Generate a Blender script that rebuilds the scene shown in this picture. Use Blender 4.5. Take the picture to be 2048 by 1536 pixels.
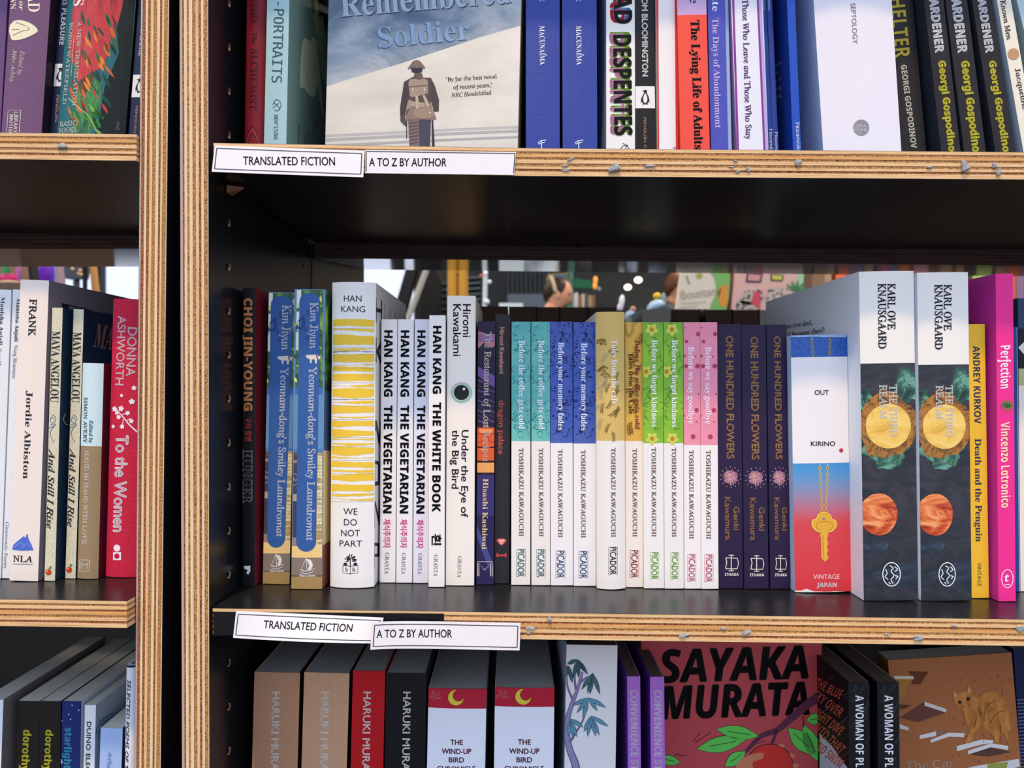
import bpy, bmesh, math, os, random
import numpy as np
from mathutils import Vector, Matrix

sc = bpy.context.scene
COL = sc.collection
for o in list(bpy.data.objects):
    bpy.data.objects.remove(o)
F = 1350.0                      # focal length in pixels of the 2048 x 1536 frame
YF = .48                        # distance of the front edges of the boards

# ------------------------------------------------------------------ camera, light, exposure
cam = bpy.data.cameras.new('camera')
cam.sensor_width = 36
cam.lens = F / 2048 * 36
cam.clip_start = .01
cam.clip_end = 200
cam.dof.use_dof = True
cam.dof.focus_distance = .52
cam.dof.aperture_fstop = 8.5
camo = bpy.data.objects.new('camera', cam)
COL.objects.link(camo)
camo.rotation_euler = (math.pi / 2, 0, 0)
sc.camera = camo

world = bpy.data.worlds.new('daylight')
sc.world = world
world.use_nodes = True
wn = world.node_tree
bg = wn.nodes['Background']
# daylight: dimmer and warmer low down, brighter and bluer overhead
_tc = wn.nodes.new('ShaderNodeTexCoord'); _sp = wn.nodes.new('ShaderNodeSeparateXYZ'); _cr = wn.nodes.new('ShaderNodeValToRGB')
wn.links.new(_tc.outputs['Generated'], _sp.inputs[0]); wn.links.new(_sp.outputs[2], _cr.inputs[0]); wn.links.new(_cr.outputs[0], bg.inputs[0])
_e = _cr.color_ramp.elements
_e[0].position = 0; _e[0].color = (.31, .34, .42, 1)
_e[1].position = .75; _e[1].color = (.42, .54, .78, 1)
_q = _e.new(.3); _q.color = (.45, .51, .65, 1)
bg.inputs[1].default_value = 2.75

sun = bpy.data.lights.new('sun', 'SUN')
sun.energy = 3.5
sun.angle = math.radians(2.4)
sun.color = (1, .70, .36)
suno = bpy.data.objects.new('sun', sun)
COL.objects.link(suno)
SUND = Vector((.22, 1, -2.65)).normalized()
suno.rotation_euler = SUND.to_track_quat('-Z', 'Y').to_euler()
suno.location = (-1, -2, 5)

sc.view_settings.view_transform = 'Standard'
sc.view_settings.look = 'None'
sc.view_settings.exposure = -.1
sc.view_settings.gamma = 1
sc.view_settings.use_curve_mapping = False

# ------------------------------------------------------------------ helpers: pixels -> points, materials, meshes
def P(u, v, Y):
    return Vector(((u - 1024) / F * Y, Y, (768 - v) / F * Y))

def lin(h):
    h = h.lstrip('#')
    r = []
    for i in (0, 2, 4):
        c = int(h[i:i + 2], 16) / 255
        r.append(c / 12.92 if c <= .04045 else ((c + .055) / 1.055) ** 2.4)
    return (*r, 1)

MATS = {}
def newmat(key):
    m = bpy.data.materials.new(key)
    m.use_nodes = True
    MATS[key] = m
    nt = m.node_tree
    return m, nt, nt.nodes['Principled BSDF']

def M(h, rough=.5, spec=.22, metal=0, coat=0):
    """plain printed / painted surface with a faint procedural mottling"""
    if h in MATS:
        return MATS[h]
    key = f'{h}_{rough}_{metal}_{spec}_{coat}'
    if key in MATS:
        return MATS[key]
    m, nt, b = newmat(key)
    MATS.setdefault(h, m)
    c = lin(h)
    tc = nt.nodes.new('ShaderNodeTexCoord')
    n = nt.nodes.new('ShaderNodeTexNoise')
    n.inputs['Scale'].default_value = 260
    n.inputs['Detail'].default_value = 3
    mx = nt.nodes.new('ShaderNodeMix')
    mx.data_type = 'RGBA'
    mx.inputs[6].default_value = tuple(x * .975 for x in c[:3]) + (1,)
    mx.inputs[7].default_value = tuple(min(1, x * 1.02) for x in c[:3]) + (1,)
    nt.links.new(tc.outputs['Object'], n.inputs['Vector'])
    nt.links.new(n.outputs[0], mx.inputs[0])
    nt.links.new(mx.outputs[2], b.inputs['Base Color'])
    b.inputs['Roughness'].default_value = rough
    b.inputs['Specular IOR Level'].default_value = spec
    b.inputs['Metallic'].default_value = metal
    b.inputs['Coat Weight'].default_value = coat
    b.inputs['Coat Roughness'].default_value = .15
    return m

def noisemat(key, stops, scale=(60, 60, 60), detail=5, rough=.5, dist=0, bump=0, loc=(0, 0, 0), nrough=.6):
    """colours of a ramp driven by stretched noise in object space"""
    if key in MATS:
        return key
    m, nt, b = newmat(key)
    tc = nt.nodes.new('ShaderNodeTexCoord')
    mp = nt.nodes.new('ShaderNodeMapping')
    mp.inputs['Scale'].default_value = scale
    mp.inputs['Location'].default_value = loc
    n = nt.nodes.new('ShaderNodeTexNoise')
    n.inputs['Scale'].default_value = 1
    n.inputs['Detail'].default_value = detail
    n.inputs['Roughness'].default_value = nrough
    n.inputs['Distortion'].default_value = dist
    r = nt.nodes.new('ShaderNodeValToRGB')
    e = r.color_ramp.elements
    while len(e) > 1:
        e.remove(e[-1])
    for i, (p, c) in enumerate(stops):
        q = e[0] if i == 0 else e.new(p)
        q.position = p
        q.color = lin(c)
    nt.links.new(tc.outputs['Object'], mp.inputs[0])
    nt.links.new(mp.outputs[0], n.inputs['Vector'])
    nt.links.new(n.outputs[0], r.inputs[0])
    nt.links.new(r.outputs[0], b.inputs['Base Color'])
    b.inputs['Roughness'].default_value = rough
    b.inputs['Specular IOR Level'].default_value = .35
    if bump:
        bp = nt.nodes.new('ShaderNodeBump')
        bp.inputs['Strength'].default_value = bump
        bp.inputs['Distance'].default_value = .0006
        nt.links.new(n.outputs[0], bp.inputs['Height'])
        nt.links.new(bp.outputs[0], b.inputs['Normal'])
    return key

def gradmat(key, stops, z0, z1, grain=.25, gscale=2500, rough=.4, axis=2):
    """print that runs through a ramp of inks along one axis of the book, with a halftone grain"""
    if key in MATS:
        return key
    m, nt, b = newmat(key)
    tc = nt.nodes.new('ShaderNodeTexCoord')
    sp = nt.nodes.new('ShaderNodeSeparateXYZ')
    mr = nt.nodes.new('ShaderNodeMapRange')
    mr.inputs[1].default_value = z0
    mr.inputs[2].default_value = z1
    n = nt.nodes.new('ShaderNodeTexNoise')
    n.inputs['Scale'].default_value = gscale
    n.inputs['Detail'].default_value = 1
    s = nt.nodes.new('ShaderNodeMath'); s.operation = 'SUBTRACT'; s.inputs[1].default_value = .5
    a = nt.nodes.new('ShaderNodeMath'); a.operation = 'MULTIPLY_ADD'; a.inputs[1].default_value = grain
    r = nt.nodes.new('ShaderNodeValToRGB')
    e = r.color_ramp.elements
    while len(e) > 1:
        e.remove(e[-1])
    for i, (p, c) in enumerate(stops):
        q = e[0] if i == 0 else e.new(p)
        q.position = p
        q.color = lin(c)
    L = nt.links.new
    L(tc.outputs['Object'], sp.inputs[0]); L(sp.outputs[axis], mr.inputs[0])
    L(tc.outputs['Object'], n.inputs['Vector']); L(n.outputs[0], s.inputs[0])
    L(s.outputs[0], a.inputs[0]); L(mr.outputs[0], a.inputs[2]); L(a.outputs[0], r.inputs[0])
    L(r.outputs[0], b.inputs['Base Color'])
    b.inputs['Roughness'].default_value = rough
    return key

def emit(key, h, s):
    if key in MATS:
        return key
    m, nt, b = newmat(key)
    b.inputs['Base Color'].default_value = lin(h)
    b.inputs['Emission Color'].default_value = lin(h)
    b.inputs['Emission Strength'].default_value = s
    return key

# black laminate: glossy, with a sprinkle of dust
def lammat(key='laminate', rough=.27):
    m, nt, b = newmat(key)
    tc = nt.nodes.new('ShaderNodeTexCoord')
    v = nt.nodes.new('ShaderNodeTexVoronoi'); v.inputs['Scale'].default_value = 420
    n = nt.nodes.new('ShaderNodeTexNoise'); n.inputs['Scale'].default_value = 35; n.inputs['Detail'].default_value = 4
    mp = nt.nodes.new('ShaderNodeMapRange'); mp.inputs[1].default_value = .45; mp.inputs[2].default_value = .75; mp.inputs[3].default_value = 0; mp.inputs[4].default_value = .16
    lt = nt.nodes.new('ShaderNodeMath'); lt.operation = 'LESS_THAN'
    mx = nt.nodes.new('ShaderNodeMix'); mx.data_type = 'RGBA'
    mx.inputs[6].default_value = (.009, .009, .0105, 1); mx.inputs[7].default_value = (.22, .2, .17, 1)
    L = nt.links.new
    L(tc.outputs['Object'], v.inputs['Vector']); L(tc.outputs['Object'], n.inputs['Vector'])
    L(n.outputs[0], mp.inputs[0]); L(v.outputs['Distance'], lt.inputs[0]); L(mp.outputs[0], lt.inputs[1])
    geo = nt.nodes.new('ShaderNodeNewGeometry'); sx = nt.nodes.new('ShaderNodeSeparateXYZ')
    up = nt.nodes.new('ShaderNodeMath'); up.operation = 'GREATER_THAN'; up.inputs[1].default_value = .8
    mu = nt.nodes.new('ShaderNodeMath'); mu.operation = 'MULTIPLY'
    L(geo.outputs['Normal'], sx.inputs[0]); L(sx.outputs[2], up.inputs[0]); L(up.outputs[0], mu.inputs[0]); L(lt.outputs[0], mu.inputs[1])
    L(mu.outputs[0], mx.inputs[0]); L(mx.outputs[2], b.inputs['Base Color'])
    b.inputs['Roughness'].default_value = rough
    b.inputs['Specular IOR Level'].default_value = .5
    ns = nt.nodes.new('ShaderNodeTexNoise'); ns.inputs['Scale'].default_value = 900
    bp = nt.nodes.new('ShaderNodeBump'); bp.inputs['Strength'].default_value = .06; bp.inputs['Distance'].default_value = .0003
    L(tc.outputs['Object'], ns.inputs['Vector']); L(ns.outputs[0], bp.inputs['Height']); L(bp.outputs[0], b.inputs['Normal'])
lammat()
lammat('laminate_gloss', .07)

def getm(x):
    if not isinstance(x, str): return x
    return MATS[x] if x in MATS else M(x)

def tag(o, label=None, cat=None, group=None, kind=None):
    if label: o['label'] = label
    if cat: o['category'] = cat
    if group: o['group'] = group
    if kind: o['kind'] = kind
    return o

def mkmesh(name, verts, faces, mats, idx=None, parent=None, smooth=False, loc=None):
    me = bpy.data.meshes.new(name)
    me.from_pydata([tuple(v) for v in verts], [], [tuple(f) for f in faces])
    for m in (mats if isinstance(mats, (list, tuple)) else [mats]):
        me.materials.append(getm(m))
    if idx is not None:
        me.polygons.foreach_set('material_index', idx)
    if smooth:
        me.polygons.foreach_set('use_smooth', [True] * len(me.polygons))
    me.update()
    o = bpy.data.objects.new(name, me)
    COL.objects.link(o)
    if parent: o.parent = parent
    if loc: o.location = loc
    return o

def empty(name, loc=(0, 0, 0), mat=None):
    o = bpy.data.objects.new(name, None)
    o.empty_display_size = .02
    COL.objects.link(o)
    o.location = loc
    if mat is not None: o.matrix_world = mat
    return o

BOXF = [(0, 1, 3, 2), (4, 6, 7, 5), (0, 4, 5, 1), (2, 3, 7, 6), (0, 2, 6, 4), (1, 5, 7, 3)]
def boxv(x0, x1, y0, y1, z0, z1):
    return [(x, y, z) for x in (x0, x1) for y in (y0, y1) for z in (z0, z1)]
def box(name, x0, x1, y0, y1, z0, z1, mat, parent=None):
    return mkmesh(name, boxv(x0, x1, y0, y1, z0, z1), BOXF, mat, parent=parent)
def hexa(name, pts, mat, parent=None):
    """eight corners ordered x(0,1) y(0,1) z(0,1)"""
    return mkmesh(name, pts, BOXF, mat, parent=parent)

# ------------------------------------------------------------------ lettering
FD = os.path.join(bpy.utils.system_resource('DATAFILES'), 'fonts')
def lf(n):
    p = os.path.join(FD, n)
    try:
        return bpy.data.fonts.load(p) if os.path.exists(p) else None
    except Exception:
        return None
MATHF, CJK, MONO = lf('NotoSansMath-Regular.woff2'), lf('Noto Sans CJK Regular.woff2'), lf('DejaVuSansMono.woff2')
FONTS = {'B': (MATHF, 0x1d400, 0x1d41a), 'I': (MATHF, 0x1d434, 0x1d44e), 'S': (MATHF, 0x1d434, 0x1d44e),
         'Z': (MATHF, 0x1d468, 0x1d482), 'C': (MATHF, 0x1d4d0, 0x1d4ea), 'b': (MATHF, 0x1d5d4, 0x1d5ee),
         'i': (MATHF, 0x1d63c, 0x1d656), 's': (None, 0, 0), 'm': (MONO, 0, 0), 'k': (CJK, 0, 0)}
TC = {}
def textmesh(s, f):
    if (s, f) in TC:
        return TC[(s, f)]
    font, U, Lc = FONTS[f]
    t = s
    if U and font:
        t = ''
        for c in s:
            if 'A' <= c <= 'Z': t += chr(U + ord(c) - 65)
            elif c == 'h' and Lc == 0x1d44e: t += chr(0x210e)
            elif 'a' <= c <= 'z': t += chr(Lc + ord(c) - 97)
            else: t += c
    c = bpy.data.curves.new('t', 'FONT')
    c.body = t
    c.resolution_u = 3
    if font: c.font = font
    o = bpy.data.objects.new('t', c)
    me = bpy.data.meshes.new_from_object(o)
    n = len(me.vertices)
    co = np.empty(n * 3); me.vertices.foreach_get('co', co)
    co = co.reshape(-1, 3)[:, :2].copy()
    fs = [tuple(p.vertices) for p in me.polygons]
    if f == 'S': co[:, 0] -= .27 * co[:, 1]
    bpy.data.objects.remove(o); bpy.data.curves.remove(c); bpy.data.meshes.remove(me)
    TC[(s, f)] = (co, fs)
    return co, fs
CAP = {}
def cap_h(f):
    if f not in CAP:
        CAP[f] = textmesh('H', f)[0][:, 1].max()
    return CAP[f]

def text_px(s, f, a, b, cap, bold=0, shear=0, curve=0):
    """letters laid from pixel a to pixel b along their baseline; returns pixel vertices and faces"""
    co, fs = textmesh(s, f)
    co = co.copy()
    x0, x1 = co[:, 0].min(), co[:, 0].max()
    a = np.array(a, float); b = np.array(b, float)
    d = b - a; Ln = np.hypot(*d); d = d / Ln
    up = np.array([d[1], -d[0]])
    t = (co[:, 0] - x0) / (x1 - x0) * Ln
    h = co[:, 1] / cap_h(f) * cap
    t = t + shear * h
    px = a + t[:, None] * d + h[:, None] * up
    if bold:
        n = len(px)
        allv, allf = [], []
        for k, (i, j) in enumerate(((-1, 0), (1, 0), (0, 1), (0, -1), (0, 0))):
            allv.append(px + d * bold * i + up * bold * j)
            allf += [tuple(q + k * n for q in ff) for ff in fs]
        px, fs = np.vstack(allv), allf
    return px, fs

# ------------------------------------------------------------------ little 2-D drawing kit, in pixels of the frame
def d_poly(pts):
    return np.array(pts, float), [tuple(range(len(pts)))]
def d_disc(u, v, ru, rv=None, n=20, a0=0, a1=2 * math.pi):
    rv = rv or ru
    full = abs(a1 - a0 - 2 * math.pi) < 1e-6
    k = n if full else n + 1
    p = [(u + ru * math.cos(a0 + (a1 - a0) * i / n), v + rv * math.sin(a0 + (a1 - a0) * i / n)) for i in range(k)]
    return np.array(p), [tuple(range(k))]
def d_line(pts, w, w2=None):
    """polyline of width w (tapering to w2)"""
    pts = [np.array(p, float) for p in pts]
    w2 = w if w2 is None else w2
    V, Fs = [], []
    n = len(pts)
    for i, p in enumerate(pts):
        q = pts[min(i + 1, n - 1)] - pts[max(i - 1, 0)]
        L = np.hypot(*q) or 1
        nn = np.array([-q[1], q[0]]) / L
        ww = (w + (w2 - w) * i / max(1, n - 1)) / 2
        V += [p + nn * ww, p - nn * ww]
        if i: Fs.append((2 * i - 2, 2 * i - 1, 2 * i + 1, 2 * i))
    return np.array(V), Fs
def d_ring(u, v, ru, w, rv=None, n=28, a0=0, a1=2 * math.pi):
    rv = rv or ru
    return d_line([(u + ru * math.cos(a0 + (a1 - a0) * i / n), v + rv * math.sin(a0 + (a1 - a0) * i / n)) for i in range(n + 1)], w)
def d_leaf(u, v, L, w, ang, n=5):
    c, s = math.cos(ang), math.sin(ang)
    pts = []
    for i in range(n + 1):
        t = i / n
        pts.append((t * L, math.sin(t * math.pi) * w / 2))
    for i in range(n - 1, 0, -1):
        t = i / n
        pts.append((t * L, -math.sin(t * math.pi) * w / 2))
    return np.array([(u + x * c - y * s, v + x * s + y * c) for x, y in pts]), [tuple(range(len(pts)))]
def d_flower(u, v, r, n=5, rot=0):
    pts = []
    for i in range(n * 4):
        a = rot + i / (n * 4) * 2 * math.pi
        k = r * (.62 + .38 * abs(math.cos(n * (a - rot) / 2)))
        pts.append((u + k * math.cos(a), v + k * math.sin(a)))
    return d_poly(pts)
def wig(pts, n=6):
    """smooth a polyline (Catmull-Rom)"""
    P0 = [np.array(p, float) for p in pts]
    out = []
    for i in range(len(P0) - 1):
        a, b, c, d = P0[max(i - 1, 0)], P0[i], P0[i + 1], P0[min(i + 2, len(P0) - 1)]
        for k in range(n):
            t = k / n
            out.append(.5 * (2 * b + (c - a) * t + (2 * a - 5 * b + 4 * c - d) * t * t + (3 * b - 3 * c + d - a) * t ** 3))
    out.append(P0[-1])
    return out

# ------------------------------------------------------------------ the book
def shelfY(row, u, v):
    if row == 'C':
        return 456.7 * YF / ((v - 768) - .0137 * (u - 1024))
    return 444.6 * .47 / ((v - 768) - .0142 * (u - 1024))      # left bookcase
def zbase(row, u):
    if row == 'T': return (768 - np.interp(u, (423, 1060, 2048), (285.5, 296, 303.5))) / F * YF
    if row == 'LT': return (768 - (268 - (272 - u) * .01206)) / F * .4765
    if row == 'B': return -.475
    if row == 'LB': return -.475

class Book:
    def __init__(s, label, a, b, row='C', D=.128, spine='#eeeae4', left=None, right=None, zones=None, hard=False,
                 bulge=None, group=None, Y=None, yaw=0, lean=None, H=None, t=None, tmpl=None, pages='pages', rough=.42, name=None, cat='book'):
        s.a, s.b, s.tmpl = a, b, tmpl
        (al, ar, av), (bl, br, bv) = a, b
        ma, mb_ = (al + ar) / 2, (bl + br) / 2
        if Y is None:
            Y = shelfY(row, mb_, bv) if row in ('C', 'LM') else .525
        lean = lean or 0
        Pb = P(mb_, bv, Y)
        za = (768 - av) / F * Y
        Pa = P(ma, av, Y + lean * (za - Pb.z))
        e2 = (Pa - Pb).normalized()
        if row in ('C', 'LM'):
            B = Pb
            H = (Pa - B).length
        else:
            zb = zbase(row, mb_)
            B = Pb + e2 * ((zb - Pb.z) / e2.z)
            if H is None: H = (Pa - B).length
        e1 = Vector((1, yaw, 0)).normalized()
        e1 = (e1 - e2 * e1.dot(e2)).normalized()
        e3 = e2.cross(e1)
        s.B, s.e1, s.e2, s.e3 = B, e1, e2, e3
        s.H, s.D = H, D
        s.W = 0
        xl, xr = s.loc([(bl, bv), (br, bv)], None, raw=True)[:, 0]
        s.B = B = B + e1 * ((xl + xr) / 2)
        s.W = W = xr - xl
        s.lift = .0005 + abs(e1.z / max(e1.x, .1) + {'C': .0137, 'LM': .0142, 'T': .0105, 'LT': .012}.get(row, 0)) * W / 2
        s.B = B = B + Vector((0, 0, s.lift))
        s.parts = {}
        t = t or (.0022 if hard else .0005)
        s.bulge = bulge = (.0035 if hard else .0003) if bulge is None else bulge
        n = 12 if bulge > .001 else 6
        s.kn = [W * (i / n - .5) for i in range(n + 1)]
        s.root = empty(name or ('hardback_book' if hard else 'paperback_book'))
        s.root.matrix_world = Matrix(((e1.x, e3.x, e2.x, B.x), (e1.y, e3.y, e2.y, B.y), (e1.z, e3.z, e2.z, B.z), (0, 0, 0, 1)))
        tag(s.root, label, cat, group)
        # cover
        outer = [(-W / 2, D)] + [(x, s.fy(x)) for x in s.kn] + [(W / 2, D)]
        inner = [(-W / 2 + t, D)] + [(x * (W - 2 * t) / W, s.fy(x) + t) for x in s.kn] + [(W / 2 - t, D)]
        zs = [(0, spine)]
        if zones:                        # (pixel row of the lower border, material above it), listed bottom-up
            zs = [(0, zones[0])]
            for v_, m_ in zones[1]:
                zz = s.loc([((al + ar) / 2, v_)], None)[0, 1]
                zs.append((zz, m_))
        lv = [q[0] for q in zs] + [H]
        mats, V, Fc, ix = [], [], [], []
        def mi(m):
            m = getm(m)
            if m not in mats: mats.append(m)
            return mats.index(m)
        no = len(outer)
        for z in lv:
            V += [(x, y, z) for x, y in outer]
        nin = len(V)
        for z in (0, H):
            V += [(x, y, z) for x, y in inner]
        for j in range(len(lv) - 1):
            for i in range(no - 1):
                m = zs[j][1]
                if i == 0 and left: m = left
                if i == no - 2 and right: m = right
                q = j * no + i
                Fc.append((q, q + 1, q + 1 + no, q + no)); ix.append(mi(m))
        for i in range(no - 1):
            ed = mi(zs[-1][1] if not (i == 0 and left) and not (i == no - 2 and right) else (left if i == 0 else right))
            q = nin + i
            Fc.append((q, q + no, q + no + 1, q + 1)); ix.append(mi('inside'))
            tb = (len(lv) - 1) * no + i
            Fc.append((tb, tb + 1, nin + no + i + 1, nin + no + i)); ix.append(ed)
            Fc.append((i, nin + i, nin + i + 1, i + 1)); ix.append(mi(zs[0][1]))
        for i in (0, no - 1):
            Fc.append((i, (len(lv) - 1) * no + i, nin + no + i, nin + i)); ix.append(mi(left if i == 0 and left else right if i and right else spine))
        me = mkmesh('cover', V, Fc, mats, ix, s.root)
        # page block
        q = .003 if hard else .0004
        px = W / 2 - t - .0001
        mkmesh('page_block', boxv(-px, px, t + (.002 if hard else 0), D - q, q, H - q), BOXF, pages, parent=s.root)

    def fy(s, x):
        return -s.bulge * (1 - (2 * x / s.W) ** 2) if s.W else 0

    def e(s, f, v):
        """pixel at fraction f across the spine on image row v"""
        (al, ar, av), (bl, br, bv) = s.tmpl or (s.a, s.b)
        k = (v - av) / (bv - av)
        l, r = al + (bl - al) * k, ar + (br - ar) * k
        return (l + (r - l) * f, v)

    def remap(s, px):
        if not s.tmpl: return px
        (al, ar, av), (bl, br, bv) = s.tmpl
        k = (px[:, 1] - av) / (bv - av)
        l, r = al + (bl - al) * k, ar + (br - ar) * k
        f = (px[:, 0] - l) / (r - l)
        (al, ar, av), (bl, br, bv) = s.a, s.b
        l, r = al + (bl - al) * k, ar + (br - ar) * k
        return np.stack([l + (r - l) * f, av + (bv - av) * k], 1)

    def loc(s, px, side, raw=False):
        """pixels -> coordinates on the spine plane (x, z) or a side cover (y, z)"""
        px = np.array(px, float)
        if not raw: px = s.remap(px)
        R = np.stack([(px[:, 0] - 1024) / F, np.ones(len(px)), (768 - px[:, 1]) / F], 1)
        B, e1, e2, e3 = (np.array(q) for q in (s.B, s.e1, s.e2, s.e3))
        if side is None:
            n, c = e3, B
        else:
            n, c = e1, B + e1 * (s.W / 2 * (1 if side == 'R' else -1))
        tt = (c @ n) / (R @ n)
        Q = R * tt[:, None] - B
        return np.stack([Q @ (e1 if side is None else e3), Q @ e2], 1)

    def put(s, part, shape, mat, layer=1, side=None, clip=True):
        px, fs = shape
        L = s.loc(px, side)
        s.parts.setdefault(part, []).append((L, fs, getm(mat), layer, side, clip))
        return s

    def T(s, part, txt, f, a, b, cap, mat, layer=3, side=None, bold=0, shear=0):
        return s.put(part, text_px(txt, f, a, b, cap, bold, shear), mat, layer, side)

    def done(s):
        for part, items in list(s.parts.items()):
            if 'lettering' in part or part in ('publisher_mark', 'original_title', 'penguin_mark'): continue
            cl = []                          # pieces that stand apart become parts of their own
            for it in items:
                lo, hi = it[0].min(0) - .0012, it[0].max(0) + .0012
                new = [lo, hi, [it]]
                keep = []
                for c in cl:
                    if (c[0] <= new[1]).all() and (new[0] <= c[1]).all():
                        new = [np.minimum(c[0], new[0]), np.maximum(c[1], new[1]), c[2] + new[2]]
                    else: keep.append(c)
                cl = keep + [new]
            if 1 < len(cl) <= 12:
                del s.parts[part]
                for i, c in enumerate(cl): s.parts[part + '|' * i] = c[2]
            elif len(cl) > 12: s.parts[part + '~'] = s.parts.pop(part)
        for part, items in s.parts.items():
            stuff = part.endswith('~'); part = part.rstrip('|~')
            bm = bmesh.new()
            mats = []
            for L, fs, m, layer, side, clip in items:
                if m not in mats: mats.append(m)
                mi = mats.index(m)
                b2 = bmesh.new()
                eps = .00006 * layer + .00003
                if side is None:
                    vs = [b2.verts.new((x, 0, z)) for x, z in L]
                elif side == 'R':
                    vs = [b2.verts.new((0, y, z)) for y, z in L]
                else:
                    vs = [b2.verts.new((0, y, z)) for y, z in L]
                for f_ in fs:
                    try: b2.faces.new([vs[i] for i in f_])
                    except ValueError: pass
                def cut(co, no, clear=False):
                    bmesh.ops.bisect_plane(b2, geom=b2.verts[:] + b2.edges[:] + b2.faces[:], plane_co=co, plane_no=no, clear_outer=clear)
                if side is None:
                    xs = [v.co.x for v in b2.verts]
                    for k in s.kn[1:-1]:
                        if min(xs) < k < max(xs): cut((k, 0, 0), (1, 0, 0))
                    if clip:
                        if max(xs) > s.W / 2: cut((s.W / 2 - 1e-5, 0, 0), (1, 0, 0), True)
                        if min(xs) < -s.W / 2: cut((-s.W / 2 + 1e-5, 0, 0), (-1, 0, 0), True)
                else:
                    cut((0, 0.0002, 0), (0, -1, 0), True)
                    cut((0, s.D - .0002, 0), (0, 1, 0), True)
                if clip:
                    cut((0, 0, s.H - 1e-5), (0, 0, 1), True)
                    cut((0, 0, 1e-5), (0, 0, -1), True)
                for v in b2.verts:
                    if side is None: v.co.y = s.interp(v.co.x) - eps
                    else: v.co.x = (s.W / 2 + eps) * (1 if side == 'R' else -1)
                tmp = bpy.data.meshes.new('x'); b2.to_mesh(tmp); b2.free()
                nb = len(bm.faces)
                bm.from_mesh(tmp); bpy.data.meshes.remove(tmp)
                bm.faces.ensure_lookup_table()
                for i in range(nb, len(bm.faces)): bm.faces[i].material_index = mi
            if bm.faces:
                me = bpy.data.meshes.new(part)
                bm.to_mesh(me)
                for m in mats: me.materials.append(m)
                o = bpy.data.objects.new(part, me)
                COL.objects.link(o)
                o.parent = s.root
                if stuff: o['kind'] = 'stuff'
            bm.free()
        return s

    def interp(s, x):
        k = s.kn
        for i in range(len(k) - 1):
            if x <= k[i + 1] + 1e-9 or i == len(k) - 2:
                t = (x - k[i]) / (k[i + 1] - k[i])
                return s.fy(k[i]) + (s.fy(k[i + 1]) - s.fy(k[i])) * t

noisemat('pages', [(.3, '#b9b2a2'), (.7, '#dcd6c8')], scale=(5200, 60, 4), detail=2, rough=.8)
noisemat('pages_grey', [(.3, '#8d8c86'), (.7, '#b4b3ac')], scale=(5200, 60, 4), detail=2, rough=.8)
noisemat('pages_shade_brown', [(.3, '#58453b'), (.7, '#6e574b')], scale=(900, 60, 4), detail=2, rough=.9)  # pages with the brown of deep shade put into their colour
M('#d8d4cc'); MATS['inside'] = M('#d8d4cc')
noisemat('cloth_red', [(.3, '#bc0f33'), (.7, '#da2148')], scale=(600, 600, 2200), detail=2, rough=.75, bump=.5)
noisemat('cloth_purple', [(.3, '#674463'), (.7, '#7c577a')], scale=(1500, 600, 2200), detail=2, rough=.7, bump=.4)
noisemat('cloth_cream', [(.3, '#b8b193'), (.5, '#d9d0b0'), (.7, '#e6dfc4')], scale=(1000, 600, 1500), detail=1, rough=.6, bump=.3)
noisemat('kraft', [(.3, '#b48a68'), (.7, '#c79b78')], scale=(900, 900, 900), detail=3, rough=.7)
noisemat('kraft_dark', [(.3, '#a5795a'), (.7, '#b58868')], scale=(900, 900, 900), detail=3, rough=.7)

# ------------------------------------------------------------------ the shop around the bookcases
M('shopfloor'[:0] + '#6d5a48', rough=.6)
FZ = -.95
def struct(o, label=None):
    o['kind'] = 'structure'
    if label: o['label'] = label
    return o
noisemat('floor_boards', [(.35, '#3d342c'), (.65, '#54483c')], scale=(2, 14, 1), detail=5, rough=.45)
noisemat('dark_wall', [(.3, '#2a2e33'), (.7, '#3b4046')], scale=(3, 3, 3), rough=.6)
noisemat('black_ceiling', [(.3, '#101113'), (.7, '#191b1e')], scale=(3, 3, 3), rough=.7)
struct(mkmesh('floor', [(-7, -3, FZ), (7, -3, FZ), (7, 8.2, FZ), (-7, 8.2, FZ)], [(0, 1, 2, 3)], 'floor_boards'))
struct(box('ceiling', -7, 7, 1.2, 8.2, 2.3, 2.4, 'black_ceiling'))
# back wall, with a tall shop window at its left end
def wall_with_hole():
    xs, zs = (-7, -6.6, -1.10, 7), (FZ, .25, 2.0, 2.3)
    V, Fc = [], []
    for i in range(3):
        for j in range(3):
            if i == 1 and j == 1: continue
            n = len(V)
            V.extend(boxv(xs[i], xs[i + 1], 8.0, 8.15, zs[j], zs[j + 1]))
            Fc.extend([tuple(q + n for q in f) for f in BOXF])
    return mkmesh('wall_back', V, Fc, 'dark_wall')
struct(wall_with_hole())
struct(box('wall_left', -7.1, -7, 1.3, 8.2, FZ, 2.3, 'dark_wall'))
struct(box('wall_right', 7, 7.1, 1.3, 8.2, FZ, 2.3, 'dark_wall'))
wf = struct(box('window_1', -6.6, -1.10, 8.0, 8.12, .25, .29, '#26292c'))
for x in (-6.58, -4.9, -3.35, -1.13):
    box('window_frame', x - .03, x + .03, 7.98, 8.1, .25, 2.0, '#26292c', parent=wf)
box('window_frame', -6.6, -1.1, 7.98, 8.1, 1.96, 2.02, '#26292c', parent=wf)

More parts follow.
